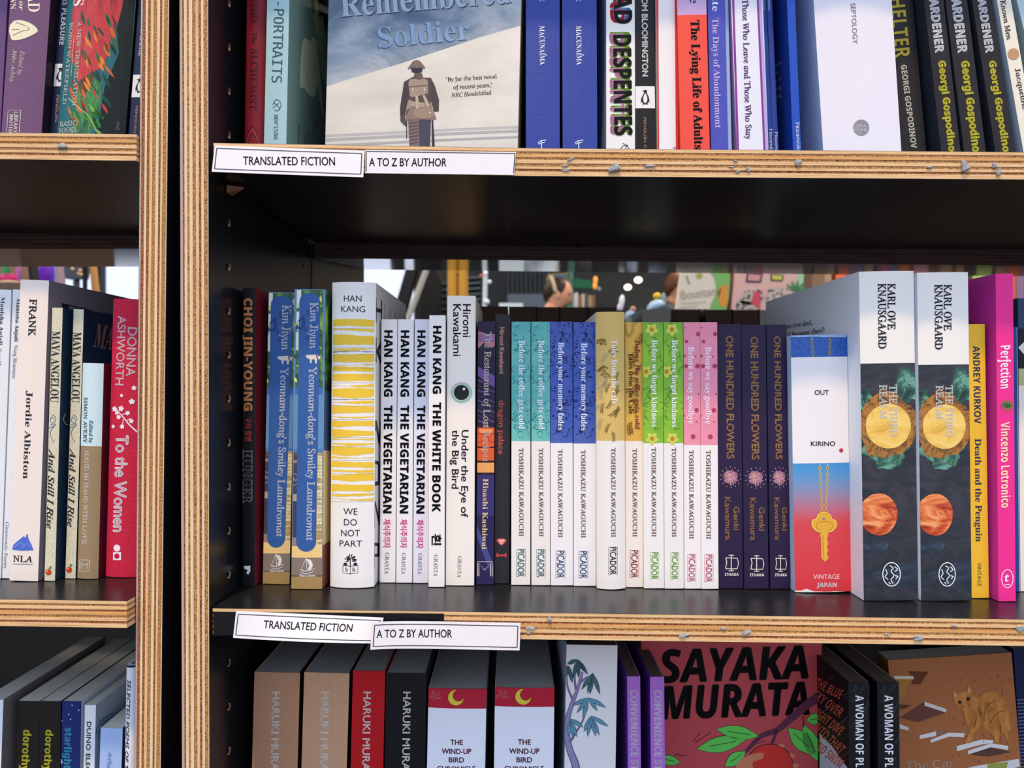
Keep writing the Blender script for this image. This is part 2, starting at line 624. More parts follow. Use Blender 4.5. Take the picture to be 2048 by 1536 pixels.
# ------------------------------------------------------------------ plywood
LG = [('ply_light', [(.3, '#b98a55'), (.45, '#dcb17a'), (.6, '#e8c290'), (.8, '#eecb9a')]),
      ('ply_tan', [(.3, '#a8733c'), (.45, '#cf9856'), (.6, '#dca768'), (.8, '#e6b87c')]),
      ('ply_dark', [(.32, '#4f2f17'), (.46, '#a5713f'), (.56, '#bf8f56'), (.75, '#d9b27a')]),
      ('ply_red', [(.34, '#4a2411'), (.48, '#8f5228'), (.6, '#b5794a'), (.78, '#cf9a63')]),
      ('ply_pink', [(.3, '#a98a7a'), (.6, '#c0a394'), (.8, '#cdb4a4')]),
      ('ply_pale', [(.25, '#d2b286'), (.55, '#e4c9a0'), (.8, '#ecd8b6')])]
for k, st in LG:
    dk = k in ('ply_dark', 'ply_red')
    for ax in 'hv':
        along, across = (750, 1300) if dk else (22, 1500)
        sc3 = (along, 900, across) if ax == 'h' else (across, 900, along)
        noisemat(k + ax, st, scale=sc3, detail=3, rough=.75, bump=1.0 if dk else .35, nrough=.65)
M('#d9c9b8')
rnd = random.Random(4)

def board(parent, stations, Y0, depth, seq, ax='h', proud=None, name='shelf_board', endlam=False):
    """board of plies between two laminate sheets. stations: (pixel a, pixel b) pairs on the plane Y0:
       for shelves the upper and lower edge along the board, for uprights the left and right edge."""
    st = [(P(*p, Y0), P(*q, Y0)) for p, q in stations]
    n = len(st)
    def layer(nm, f0, f1, y0, mat, par):
        V = []
        for a, b in st:
            for f in (f0, f1):
                q = a + (b - a) * f
                V += [(q.x, y0, q.z), (q.x, Y0 + depth, q.z)]
        Fc = []
        for i in range(n - 1):
            k = i * 4
            Fc += [(k, k + 4, k + 6, k + 2), (k + 1, k + 3, k + 7, k + 5), (k, k + 1, k + 5, k + 4), (k + 2, k + 6, k + 7, k + 3)]
        k = (n - 1) * 4
        Fc += [(0, 2, 3, 1), (k, k + 1, k + 3, k + 2)]
        return mkmesh(nm, V, Fc, mat, parent=par)
    a = layer('laminate_sheet', -.001, .012, Y0 + .0002, 'laminate', None)
    b = layer('laminate_sheet', .988, 1.001, Y0 + .0002, 'laminate', None)
    bm = bmesh.new(); bm.from_mesh(a.data); bm.from_mesh(b.data)
    me = bpy.data.meshes.new(name); bm.to_mesh(me); bm.free(); me.materials.append(MATS['laminate'])
    bpy.data.objects.remove(a); bpy.data.objects.remove(b)
    root = bpy.data.objects.new(name, me); COL.objects.link(root); root.parent = parent
    f = 0.012
    seq = [(w * .976, m) for w, m in seq]
    for i, (w, m) in enumerate(seq):
        dk = m in ('ply_dark', 'ply_red')
        layer('ply', f, f + w, Y0 + (.00035 if dk else 0) + rnd.uniform(0, .00015), m + ax, root)
        f += w
    return root

def norm(seq):
    t = sum(w for w, m in seq)
    return [(w / t, m) for w, m in seq]
SH1 = norm([(6.3, 'ply_light'), (5, 'ply_dark'), (6, 'ply_tan'), (5, 'ply_dark'), (7, 'ply_light'), (6, 'ply_dark'), (5, 'ply_light'), (5, 'ply_red'), (9, 'ply_light')])
SH2 = norm([(6, 'ply_light'), (5, 'ply_dark'), (6, 'ply_light'), (4.5, 'ply_red'), (7, 'ply_tan'), (5, 'ply_dark'), (6, 'ply_light'), (5, 'ply_red'), (8, 'ply_light')])
UP1 = norm([(6, 'ply_pink'), (11, 'ply_red'), (8, 'ply_pale'), (10, 'ply_red'), (10, 'ply_light'), (13, 'ply_dark'), (10, 'ply_pale'), (8, 'ply_red'), (7, 'ply_light'), (14, 'ply_dark'), (2.5, 'ply_pale')])
UP2 = norm([(9, 'ply_pink'), (6, 'ply_red'), (10, 'ply_pale'), (8, 'ply_dark'), (11, 'ply_pale'), (12, 'ply_dark'), (10, 'ply_light'), (9, 'ply_red'), (9, 'ply_pale'), (14, 'ply_dark'), (2, 'ply_pale')])

def ln(a, b, v): return a + (b - a) * v / 1536
# ---- right-hand bookcase (front half and the half that faces the other way)
case = empty('bookcase', P(1024, 1536, YF))
tag(case, 'large black laminated plywood bookcase with bare ply edges filling the centre and right', 'bookcase')
case.location = (0, 0, 0)
V0, V1 = -420, 2120
board(case, [((ln(358.5, 363.5, v), v), (ln(416.5, 419, v), v)) for v in (V0, V1)], YF, .255, UP2, 'v', name='upright')
XR = .80
box('upright', XR, XR + .02, YF, YF + .255, -.5, .44, 'laminate', parent=case)
board(case, [((427, 285.5), (427, 341)), ((1060, 296), (1060, 352.5)), ((3270, 314), (3270, 368))], YF, .245, SH1)
board(case, [((425.5, 1216.5), (425.5, 1269)), ((1041, 1225), (1041, 1279)), ((3270, 1255.3), (3270, 1309))], YF, .245, SH2)
board(case, [((427, -385), (427, -325)), ((3270, -375), (3270, -315))], YF, .245, SH1)
zb = -.475
board(case, [((427, 768 - zb / YF * F), (427, 768 - zb / YF * F + 54)), ((3270, 768 - zb / YF * F), (3270, 768 - zb / YF * F + 54))], YF, .245, SH2)
# rear half: its own uprights and boards, one thickness lower, dark edges towards us
YR = .7262
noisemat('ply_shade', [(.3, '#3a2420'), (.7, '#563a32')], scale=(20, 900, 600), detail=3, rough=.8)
def rearboard(vt, vb, rise, Y0=YR, depth=.243, x0=-.2125, x1=XR, nm='rear_board', k=.0105):
    zt, z_b = (768 - vt) / F * Y0, (768 - vb) / F * Y0
    V = []
    for x in (x0, x1):
        for y, dz in ((Y0, 0), (Y0 + depth, rise)):
            for z in (z_b, zt):
                V.append((x, y, z + dz - k * x))
    r = hexa(nm, [V[i] for i in (0, 1, 2, 3, 4, 5, 6, 7)], 'laminate_gloss', parent=case)
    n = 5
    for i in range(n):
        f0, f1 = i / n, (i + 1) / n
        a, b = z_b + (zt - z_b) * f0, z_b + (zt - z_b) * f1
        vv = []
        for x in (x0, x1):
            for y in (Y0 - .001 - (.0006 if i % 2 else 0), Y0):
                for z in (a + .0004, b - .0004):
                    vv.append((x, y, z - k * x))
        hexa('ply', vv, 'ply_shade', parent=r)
    return r
rearboard(487.5, 520.5, .029)
rearboard(1102, 1136, 0, k=.0137)
hexa('upright', [(x, y, z) for x in (-.2335, -.2150) for y in (YR, .981) for z in (-.5, .44)], 'laminate', parent=case)
for z0_, z1_ in ((.172, .385), (-.47, -.186)):
    box('dark_backing', -.2125, XR, YR - .004, YR - .001, z0_, z1_, 'laminate', parent=case)  # added black sheets that keep the gaps behind the books dark
# pin holes drilled down the inside of the upright, a paler crescent of wood showing in each
def hole(y, z, x=-.2149, k=0):
    r, n = .0028, 14
    vs = [(x, y, z)] + [(x, y + r * math.cos(a), z + r * math.sin(a)) for a in [i * 2 * math.pi / n for i in range(n)]]
    h = mkmesh('pin_hole', vs, [(0, i + 1, (i + 1) % n + 1) for i in range(n)], '#d29c66', parent=case)
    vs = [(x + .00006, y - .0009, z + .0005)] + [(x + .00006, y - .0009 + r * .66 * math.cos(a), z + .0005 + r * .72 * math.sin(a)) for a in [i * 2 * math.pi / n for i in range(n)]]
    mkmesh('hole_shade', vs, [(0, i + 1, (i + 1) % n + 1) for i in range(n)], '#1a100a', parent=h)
for yy, zoff in ((.5125, 0), (.70, 0)):
    for k in range(-11, 9):
        zc = .0554 + .0334 * k + zoff
        if zoff == 0 and .145 < zc < .17: continue
        hole(yy, zc, x=-.2149 + .0)
# a brass-coloured pin carries the end of the upper board
pb = P(470, 371, .512)
mkmesh('shelf_pin', [(-.2148, .508, .1497), (-.2148, .518, .1497), (-.2035, .513, .1497), (-.2148, .508, .1440), (-.2148, .518, .1440), (-.2045, .513, .1478)],
       [(0, 1, 2), (3, 5, 4), (0, 2, 5, 3), (1, 4, 5, 2), (0, 3, 4, 1)], M('#7d5a40', rough=.4).name if False else '#8a6446', parent=case)
# dark knots / sunk screws under the upper board near its back edge
for u, v in ((727, 487.5), (1157, 493.5), (1589, 498)):
    zz = .1479
    Yk = .7235
    x = (u - 1024) / F * .715
    pts = [(x + .0042 * math.cos(t), .716 + .0042 * math.sin(t), 0) for t in [i * math.pi / 8 for i in range(16)]]
    zf = lambda X: (768 - np.interp(X / YF * F + 1024, (427, 1060, 3270), (341, 352.5, 368))) / F * YF - .00035
    mkmesh('screw_hole', [(a, b, zf(a) - .0004) for a, b, c in pts], [tuple(range(16))], '#050505', parent=case)

# ---- left-hand bookcase
lcase = empty('bookcase')
tag(lcase, 'black laminated plywood bookcase cut off by the left edge of the picture', 'bookcase')
board(lcase, [((ln(281.5, 269, v), v), (ln(338.5, 321.5, v), v)) for v in (V0, V1)], .4795, .255, UP1, 'v', name='upright')
board(lcase, [((-1220, 250), (-1220, 303)), ((272.5, 268), (272.5, 322))], .4765, .245, SH1)
board(lcase, [((-1220, 1181), (-1220, 1234)), ((253.5, 1202), (253.5, 1256.5))], .4695, .25, SH2)
board(lcase, [((-1220, -385), (-1220, -325)), ((272, -385), (272, -325))], YF, .245, SH1)
board(lcase, [((-1220, 768 - zb / YF * F), (-1220, 768 - zb / YF * F + 54)), ((268, 768 - zb / YF * F), (268, 768 - zb / YF * F + 54))], YF, .245, SH2)
XL = -.80
for z0_, z1_ in ((.18, .385), (-.47, -.18)):
    box('dark_backing', XL, -.272, YR - .004, YR - .001, z0_, z1_, 'laminate', parent=lcase)  # same added dark sheets for the left bookcase
box('upright', XL - .02, XL, YF, .98, -.5, .44, 'laminate', parent=lcase)
def lrear(z0, z1, rise):
    V = [(x, y, z + (rise if y > .8 else 0)) for x in (XL, -.272) for y in (YR, .98) for z in (z0, z1)]
    r = hexa('rear_board', V, 'laminate_gloss', parent=lcase)
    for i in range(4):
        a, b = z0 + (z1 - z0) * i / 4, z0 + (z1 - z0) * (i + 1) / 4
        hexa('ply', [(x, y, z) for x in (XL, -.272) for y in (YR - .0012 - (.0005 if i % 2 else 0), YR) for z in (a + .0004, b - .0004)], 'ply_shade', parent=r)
YR, YR_ = .7225, YR
lrear((768 - 497.5) / F * YR, .1635, .0255)
YR = YR_
lrear(-.20, -.182, 0)
hexa('upright', [(x, y, z) for x in (-.2712, -.253) for y in (YR, .98) for z in (-.5, .44)], 'laminate', parent=lcase)

# ------------------------------------------------------------------ paper strips on the shelf edges
def strip(label, quad, Y, lines, curl, border=(5, 6), txt=None, sub=14):
    """paper strip: quad = TL, TR, BR, BL pixels, curl(s, t) = how far it lifts off the edge"""
    root = empty('shelf_label')
    c = sum((P(*q, Y) for q in quad), Vector()) / 4
    root.location = c
    tag(root, label, 'label', 'paper strips on the shelf edges')
    TL, TR, BR, BL = [np.array(q, float) for q in quad]
    def pt(s, t): return (TL * (1 - s) + TR * s) * (1 - t) + (BL * (1 - s) + BR * s) * t
    def world_(s, t, lift=0):
        q = pt(s, t)
        yy = Y - .0006 - curl(s, t)
        w = P(*q, Y)
        return (w.x - c.x, yy - lift - c.y, w.z - c.z)
    n, m = sub, 4
    V, Fc = [], []
    for k, off in ((0, 0), (1, -.00025)):
        for j in range(m + 1):
            for i in range(n + 1):
                V.append(world_(i / n, j / m, off))
    N = (n + 1) * (m + 1)
    for j in range(m):
        for i in range(n):
            q = j * (n + 1) + i
            Fc.append((q, q + n + 1, q + n + 2, q + 1)); Fc.append((N + q, N + q + 1, N + q + n + 2, N + q + n + 1))
    bd = [i for i in range(n + 1)] + [j * (n + 1) + n for j in range(1, m + 1)] + [m * (n + 1) + i for i in range(n - 1, -1, -1)] + [j * (n + 1) for j in range(m - 1, 0, -1)]
    for a, b in zip(bd, bd[1:] + bd[:1]): Fc.append((a, b, b + N, a + N))
    mkmesh('paper_strip', V, Fc, '#efeae8', parent=root, smooth=False)
    W = np.hypot(*(TR - TL)); Hh = np.hypot(*(BL - TL))
    def deco(nm, shapes, mat):
        V, Fc = [], []
        for px, fs in shapes:
            n0 = len(V)
            for s_, t_ in px: V.append(world_(s_, t_, .00012))
            Fc += [tuple(q + n0 for q in f) for f in fs]
        mkmesh(nm, V, Fc, mat, parent=root)
    def seg(s0, t0, s1, t1, ws, wt, n=14):
        V, Fc = [], []
        for i in range(n + 1):
            s_, t_ = s0 + (s1 - s0) * i / n, t0 + (t1 - t0) * i / n
            V += [(s_ - ws / 2, t_ - wt / 2), (s_ + ws / 2, t_ + wt / 2)]
            if i: Fc.append((2 * i - 2, 2 * i - 1, 2 * i + 1, 2 * i))
        return V, Fc
    bx, by = border[0] / W, border[1] / Hh
    sh = []
    for key in lines:
        if key == 't': sh.append(seg(bx, by, 1 - bx, by, 0, 1.6 / Hh))
        if key == 'b': sh.append(seg(bx, 1 - by, 1 - bx, 1 - by, 0, 1.6 / Hh))
        if key == 'l': sh.append(seg(bx, by, bx, 1 - by, 1.8 / W, 0, 4))
        if key == 'r': sh.append(seg(1 - bx, by, 1 - bx, 1 - by, 1.8 / W, 0, 4))
    deco('border_line', sh, '#24262c')
    s, a, b, cap = txt
    px, fs = text_px(s, 's', a, b, cap, bold=.25)
    # invert the (nearly affine) quad
    e_s, e_t = TR - TL, BL - TL
    A = np.linalg.inv(np.stack([e_s, e_t], 1))
    st = (A @ (px - TL).T).T
    st[:, 1] -= st[:, 0] * 0
    deco('lettering', [(st, fs)], '#18191c')
    return root
strip('paper strip reading TRANSLATED FICTION on the upper shelf edge', [(430, 291), (730, 303), (728, 356.5), (425, 344.5)], YF, 'tblr',
      lambda s, t: .0012 * s * s + .0006 * t, txt=('TRANSLATED FICTION', (487, 330.5), (670, 332.5), 16.5))
strip('paper strip reading A TO Z BY AUTHOR on the upper shelf edge', [(731, 300.5), (1032, 305.5), (1029, 351), (731, 347)], YF, 'trl',
      lambda s, t: .0003 + .0005 * s * s, border=(2, 3), txt=('A TO Z BY AUTHOR', (739, 333), (894, 334), 16))
strip('paper strip reading TRANSLATED FICTION, drooping from the lower shelf edge', [(474, 1220.5), (768, 1234), (757, 1283.5), (468, 1274)], YF, 'tblr',
      lambda s, t: .001 + .003 * math.sin(s * 2.6) * t, txt=('TRANSLATED FICTION', (530, 1254), (708, 1262), 15))
strip('paper strip reading A TO Z BY AUTHOR, curling away from the lower shelf edge', [(749, 1237), (1041, 1243), (1039, 1297.5), (745, 1291)], YF, 'tblr',
      lambda s, t: .0045 * math.exp(-s * 6) + .0025, txt=('A TO Z BY AUTHOR', (757, 1269), (904, 1271.5), 15.5))
# black backing tape behind the two lower strips
bt = [P(u, v, YF) for u, v in ((426.5, 1223), (888, 1227), (888, 1237), (888, 1262), (426.5, 1271))]
tape = mkmesh('edge_tape', [(q.x, YF - .0004, q.z) for q in bt] + [(q.x, YF - .0001, q.z) for q in bt],
              [(0, 4, 3, 2, 1), (5, 6, 7, 8, 9), (0, 1, 6, 5), (1, 2, 7, 6), (2, 3, 8, 7), (3, 4, 9, 8), (4, 0, 5, 9)], '#111112')
tag(tape, 'black tape strip stuck on the lower shelf edge behind the paper labels', 'tape')

# ------------------------------------------------------------------ grey putty left on the edges
def putty(label, u, v, ru, rv, h=.0012, ang=0, Y=YF, seed=0):
    r = random.Random(seed + int(u * 7 + v))
    c = P(u, v, Y)
    bm = bmesh.new()
    bmesh.ops.create_icosphere(bm, subdivisions=2, radius=1)
    ca, sa = math.cos(ang), math.sin(ang)
    ph = [r.uniform(0, 6) for _ in range(4)]
    for q in bm.verts:
        k = 1 + .22 * math.sin(3 * q.co.x + ph[0]) + .2 * math.sin(4 * q.co.z + ph[1]) + .12 * math.sin(7 * q.co.x * q.co.z + ph[2]) + r.uniform(-.09, .09)
        x, z = q.co.x * ru * k / F * Y, q.co.z * rv * k / F * Y
        q.co = Vector((x * ca - z * sa, q.co.y * h * k, x * sa + z * ca))
    me = bpy.data.meshes.new('putty_blob'); bm.to_mesh(me); bm.free()
    me.materials.append(getm('putty'))
    o = bpy.data.objects.new('putty_blob', me); COL.objects.link(o)
    o.location = (c.x, Y - h * .35, c.z)
    tag(o, label, 'putty', 'grey putty scraps on the shelf edges')
noisemat('putty', [(.3, '#83868a'), (.7, '#a8aaab')], scale=(700, 700, 700), detail=3, rough=.8, bump=.6)
PU = [('grey putty scrap on the left upper shelf edge, under the penguin spines', 124, 293, 9, 6, .0015, .2, .4765),
      ('big round lump of grey putty below the book with green and pink block letters', 1227, 338, 11, 9, .0035, .3),
      ('thin upper putty smear below the right dark blue tree-mark book', 1141, 319, 6, 3, .0006, .5),
      ('middle putty smear below the right dark blue tree-mark book', 1130, 331.5, 7, 3, .0007, 0),
      ('lowest putty smear below the right dark blue tree-mark book', 1130, 341, 9, 2.5, .0006, 0),
      ('flat grey putty smear below the black and the red striped spine', 1301, 332, 13, 3, .0009, .1),
      ('tiny putty scrap on the upper shelf edge below the coral book', 1471, 322, 4, 2.5, .0007, 0),
      ('thin putty smear on the upper shelf edge below the violet book', 1462, 334, 6, 2.2, .0006, 0),
      ('small pointed putty bit at the lower rim below the pale blue spine', 1475, 344, 5, 2.6, .0007, .3),
      ('small lump of putty below the white purple-edged book', 1497, 340, 4, 5, .0009, .3),
      ('T-shaped grey putty smear below the deep blue books', 1597, 325, 7, 8, .0011, .5),
      ('tiny putty bit on the upper shelf edge below the black gold-lettered book', 1858, 335, 4, 4, .0009, 0),
      ('tall grey putty lump on the upper shelf edge below the black leaning books', 1930, 333, 8, 11, .002, .2),
      ('small putty scrap at the far right of the upper shelf edge', 1988, 332, 6, 5, .0012, 0),
      ('long hanging putty scrap at the far right of the upper shelf edge', 1997, 346, 4, 9, .0014, -.3),
      ('round putty dot on the lower shelf edge right of the paper label', 1099, 1238, 5, 6, .0013, 0),
      ('flat upper putty smear by the right end of the curling label', 1061, 1256, 9, 3.5, .0009, 0),
      ('thin lower putty smear by the right end of the curling label', 1057, 1266, 4, 2, .0006, 0),
      ('wide putty smear on the lower shelf edge above the two purple books', 1369, 1270, 11, 4, .0009, .2),
      ('small putty dot on the lower shelf edge above the face-out red cover, left bit', 1446, 1256.5, 4, 4, .0009, 0),
      ('ragged putty scrap on the lower shelf edge above the face-out red cover', 1492, 1264, 8, 5, .0012, .6),
      ('faint putty dot on the lower shelf edge above the black white-lettered books', 1774, 1268.5, 4, 3, .0008, 0),
      ('triangular putty scrap on the lower shelf edge above the cat cover', 1837, 1275, 9, 5, .0014, .1),
      ('small putty scrap on the lower shelf edge below the thick painted moon books', 1907, 1251, 5, 3, .0009, 0),
      ('pale putty smear at the right end of the lower shelf edge', 2041, 1257, 8, 7, .0008, 0)]
for p in PU: putty(*p)
# ------------------------------------------------------------------ books: right bookcase, middle shelf
WH = '#efeae2'
rnd = random.Random(11)
def vine(bk, part, u0, v0, u1, v1, mat, n, seed, kind='curl', layer=2, size=1.0, w=1.1):
    r = random.Random(seed)
    for _ in range(n):
        u, v = r.uniform(u0, u1), r.uniform(v0, v1)
        a = r.uniform(0, 6.28)
        if kind == 'curl':
            pts = []
            k = r.choice((-1, 1)) * r.uniform(.25, .5)
            for i in range(9):
                pts.append((u, v))
                u += 2.6 * size * math.cos(a); v += 2.6 * size * math.sin(a); a += k
            bk.put(part, d_line(pts, w, w * .5), mat, layer)
            bk.put(part, d_leaf(*pts[4], 5 * size, 2.4 * size, a + 1), mat, layer)
            bk.put(part, d_leaf(*pts[6], 4 * size, 2 * size, a - 1.4), mat, layer)
        elif kind == 'leaf':
            a = r.choice((-1.3, -1.9, 1.3, 1.9, -1.6)) + r.uniform(-.3, .3)
            pts = [(u + 5 * i * size * math.cos(a + i * .06), v + 5 * i * size * math.sin(a + i * .06)) for i in range(7)]
            bk.put(part, d_line(pts, w, w * .5), mat, layer)
            for i, p in enumerate(pts[1:]):
                for sg in (-1, 1):
                    bk.put(part, d_leaf(*p, 8 * size, 3 * size, a + sg * .85), mat, layer)
        elif kind == 'berry':
            a = r.uniform(-2.2, -1)
            for i in range(6):
                b = a + (i - 2.5) * .4
                q = (u + 11 * size * math.cos(b), v + 11 * size * math.sin(b))
                bk.put(part, d_line([(u, v), q], w * .7), mat, layer)
                bk.put(part, d_disc(*q, 2.4 * size, n=8), mat, layer)
        elif kind == 'blossom':
            bk.put(part, d_flower(u, v, r.uniform(3.2, 5.5) * size, 5, a), mat, layer)
        elif kind == 'speck':
            bk.put(part, d_line([(u, v), (u + 3 * size * math.cos(a), v + 3 * size * math.sin(a))], w), mat, layer)

# black spine with orange lettering, at the far left
b = Book('black paperback with orange capitals down its spine, first on the right middle shelf', (485.5, 511, 577), (485, 509.5, 1174), spine='#131316', left='#131316', right='#7e1c28', D=.15)
b.T('author_lettering', 'CHOI JIN-YOUNG', 'b', (488.5, 597), (488.5, 821), 16, '#f2a065', bold=.5)
b.T('original_title', '구의 증명', 'k', (491.5, 835), (491.5, 882), 10.5, '#c8433a')
b.T('title_lettering', 'HUNGER', 'B', (486, 900), (486, 1006), 18.5, '#8e8c84', 3, bold=.5)
b.T('title_lettering', 'HUNGER', 'B', (487.2, 901.5), (487.2, 1004), 16, '#17171a', 4)
b.put('publisher_mark', d_poly([(488, 1132), (501, 1131), (501, 1142), (497, 1149), (493, 1146), (496, 1140), (489, 1137)]), '#e8e6de', 3)
b.done()

# two laundromat paperbacks
KT = ((594, 646, 580), (582.5, 644, 1179))
noisemat('leaves_dark', [(.3, '#1c3326'), (.5, '#3c6b3c'), (.62, '#7fae4a'), (.75, '#b7cf5e')], scale=(120, 60, 60), detail=3, rough=.4)
noisemat('brick_cream', [(.42, '#b99b5f'), (.5, '#efdca4'), (.7, '#f5e7b8')], scale=(60, 60, 330), detail=2, rough=.5)
def laundromat(b):
    E = b.e
    def band(v0, v1, m, f0=0, f1=1, layer=1): b.put('cover_artwork', d_poly([E(f0, v0), E(f1, v0), E(f1, v1), E(f0, v1)]), m, layer)
    band(580, 775, 'leaves_dark'); band(580, 640, '#e8ecdf', 0, .17, 2); band(640, 700, '#dfe8d2', 0, .1, 2)
    band(775, 789, '#3c6fae'); band(789, 897, '#6590b8'); band(897, 905, '#4f7cb4')
    band(905, 1092, '#4a414e'); band(905, 915, '#e8c983', 0, 1); band(920, 926, '#a38270', 0, .2, 2); band(988, 1002, '#b89a88', 0, .16, 2); band(1075, 1092, '#a38270', 0, .3, 2)
    band(905, 1100, 'brick_cream', .78, 1, 2)
    band(1092, 1115, '#f2cd84', 0, 1, 3); band(1115, 1151, '#8b7a6c'); band(1151, 1152.5, '#4a4038', 0, 1, 2); band(1152.5, 1180, '#a98b55')
    for j in range(26):
        v = 909 + j * 7
        b.put('cover_artwork', d_line([E(.78, v), E(1, v)], .8), '#b3935a', 3)
        for i in range(3):
            f = .80 + i * .08 + (.035 if j % 2 else 0)
            b.put('cover_artwork', d_line([E(f, v), E(f, v + 7)], .8), '#b3935a', 3)
    b.put('cover_artwork', d_ring(*E(-.02, 959), 12, 1.2), '#a9a4a6', 3)
    b.T('cover_artwork', 'N', 's', E(.0, 962), E(.1, 963), 7, '#a9a4a6', 3)
    r = random.Random(5)
    for _ in range(20):
        f = r.choice((r.uniform(0, .12), r.uniform(.8, 1)))
        u, v = E(f, r.uniform(585, 770))
        b.put('cover_artwork', d_leaf(u, v, r.uniform(8, 18), r.uniform(4, 8), r.uniform(0, 6)), r.choice(('#2a5233', '#9cc24e', '#466f9e', '#d3dc7e')), 3)
    b.put('cover_artwork', d_line([E(0, 653), E(1, 662)], 1), '#15202c', 4); b.put('cover_artwork', d_line([E(0, 662), E(1, 672)], 1), '#15202c', 4)
    # rounded blue title panel
    pts = []
    for i in range(13): pts.append((E(.5, 602)[0] + 20.5 * math.cos(math.pi + i * math.pi / 12), 603 + 17 * math.sin(math.pi + i * math.pi / 12)))
    c = E(.47, 1083)[0]
    for i in range(13): pts.append((c + 20 * math.cos(i * math.pi / 12), 1083 + 20 * math.sin(i * math.pi / 12)))
    b.put('title_panel', d_poly(pts), '#355f9e', 5)
    for q in range(12):
        u, v = E(r.uniform(.2, .72), r.uniform(600, 690))
        b.put('title_panel', d_leaf(u, v, r.uniform(9, 20), 6, r.uniform(0, 6)), '#2c4a82', 6)
    b.T('author_lettering', 'Kim Jiyun', 'S', (621, 605), (620, 697), 16, '#f2f4f6', 8, bold=.25)
    b.put('dog_picture', d_poly([(617, 710), (634, 709), (638, 713), (642, 711), (640, 719), (635, 718), (634, 727), (631, 727), (630, 719), (624, 719), (624, 726), (621, 726), (620, 718), (614, 716), (612, 711)]), '#e6d9c6', 8)
    b.put('dog_picture', d_line([(633, 710), (636, 718)], 2), '#2a2a30', 9)
    b.T('title_lettering', "Yeonnam-dong's Smiley Laundromat", 'S', (619, 733), (613.5, 1080), 14.5, '#f2f4f6', 8, bold=.3)
    W_ = '#e9e6e0'
    b.put('publisher_mark', d_poly(wig([(612, 1117), (622, 1120), (626, 1130), (622, 1139), (617, 1139), (619, 1130)], 3)), W_, 5)
    b.put('publisher_mark', d_line([(612, 1114), (615, 1141)], 1.2), W_, 5)
    b.put('publisher_mark', d_line(wig([(601, 1138), (611, 1142), (630, 1137)], 4), 2, 1), W_, 5)
    b.put('publisher_mark', d_line(wig([(603, 1144), (613, 1147), (628, 1142)], 4), 1.2), W_, 5)
    b.put('publisher_mark', d_line([(612, 1117), (604, 1136)], .9), W_, 5)
    b.T('publisher_mark', 'MacLehose', 'B', (599, 1153), (631, 1153), 5.5, W_, 5)
    b.done()
b = Book('blue paperback with brick house artwork, left copy of two, standing further back', (536.5, 593, 586), (525.5, 579, 1169), spine='#6590b8', right='#1f3a33', tmpl=KT)
laundromat(b)
b = Book('blue paperback with brick house artwork, right copy of two, pulled further forward', *KT, spine='#6590b8', right='#e9cf8f')
E = b.e
b.put('side_artwork', d_poly([(645, 575), (668, 575), (666, 900), (645, 900)]), 'leaves_dark', 1, 'R')
b.put('side_artwork', d_poly([(640, 778), (668, 786), (668, 902), (640, 900)]), '#3f5f86', 2, 'R')
b.put('side_artwork', d_poly([(640, 1095), (668, 1075), (668, 1190), (640, 1190)]), '#8d4f3c', 2, 'R')
laundromat(b)

# white and yellow hardback
b = Book('thick white hardback with yellow wavy bands across its spine', (668, 749, 567), (660.5, 748, 1174.5), spine='#f1edE6'.lower(), hard=True, D=.152, bulge=.004, right='#ece6dd')
S1 = [(592, 604, 'HAN', 690, 725), (613, 625, 'KANG', 684, 732), (1014.5, 1027, 'WE', 689, 717), (1036, 1048.5, 'DO', 690, 716), (1057.5, 1070, 'NOT', 684, 722), (1078.5, 1090.5, 'PART', 681, 726)]
for v0, v1, t, ua, ub in S1:
    b.T('author_lettering' if v1 < 700 else 'title_lettering', t, 's', (ua, v1), (ub, v1 + .3), v1 - v0, '#2c2b2b')
r = random.Random(3)
v = 640
for k, (v0, v1) in enumerate([(640, 653), (658, 662), (671, 690), (697, 700), (703, 705), (708, 724), (729, 732), (735, 743), (748, 762), (770, 773), (778, 794), (798, 799), (803, 806), (812, 826), (832, 835), (841, 853), (860, 872), (877, 880), (886, 889), (893, 908), (913, 916), (922, 934), (939, 943), (948, 960), (968, 982), (988, 991), (995, 998)]):
    n = 14
    A = [r.uniform(-2.5, 2.5) for _ in range(4)]
    up = [(b.e(i / n, v0 + A[0] * math.sin(i / n * 3 + A[1]) + r.uniform(-.7, .7))) for i in range(n + 1)]
    dn = [(b.e(i / n, v1 + A[2] * math.sin(i / n * 4 + A[3]) + r.uniform(-.9, .9))) for i in range(n + 1)]
    V = np.array([q for p in zip(up, dn) for q in p])
    b.put('wave_bands', (V, [(2 * i, 2 * i + 1, 2 * i + 3, 2 * i + 2) for i in range(n)]), '#f0c73c' if v1 - v0 > 2 else '#9d988e', 1)
    if k % 2 == 0:
        b.put('wave_bands', d_line([b.e(i / n, v1 + 4 + A[1] * math.sin(i / n * 3)) for i in range(n + 1)], .6), '#8d8a84', 1)
g = 'publisher_mark'
b.put(g, d_line([(688, 1128), (703, 1130), (718, 1128), (718, 1143), (703, 1145), (688, 1143), (688, 1128)], 1.2), '#2c2b2b')
b.put(g, d_line([(703, 1130), (703, 1145)], 1), '#2c2b2b')
b.T(g, 'h', 'B', (693, 1140), (698, 1140), 8, '#2c2b2b'); b.T(g, 'h', 'B', (707, 1140), (713, 1140), 8, '#2c2b2b')
for i in range(34):
    a = -math.pi + i * math.pi / 33
    b.put(g, d_leaf(703 + r.uniform(2, 10) * math.cos(a), 1120 + r.uniform(2, 11) * math.sin(a), 5, 2.4, a + r.uniform(-.6, .6)), '#2c2b2b')
b.put(g, d_line([(703, 1130), (703, 1116)], 2), '#2c2b2b')
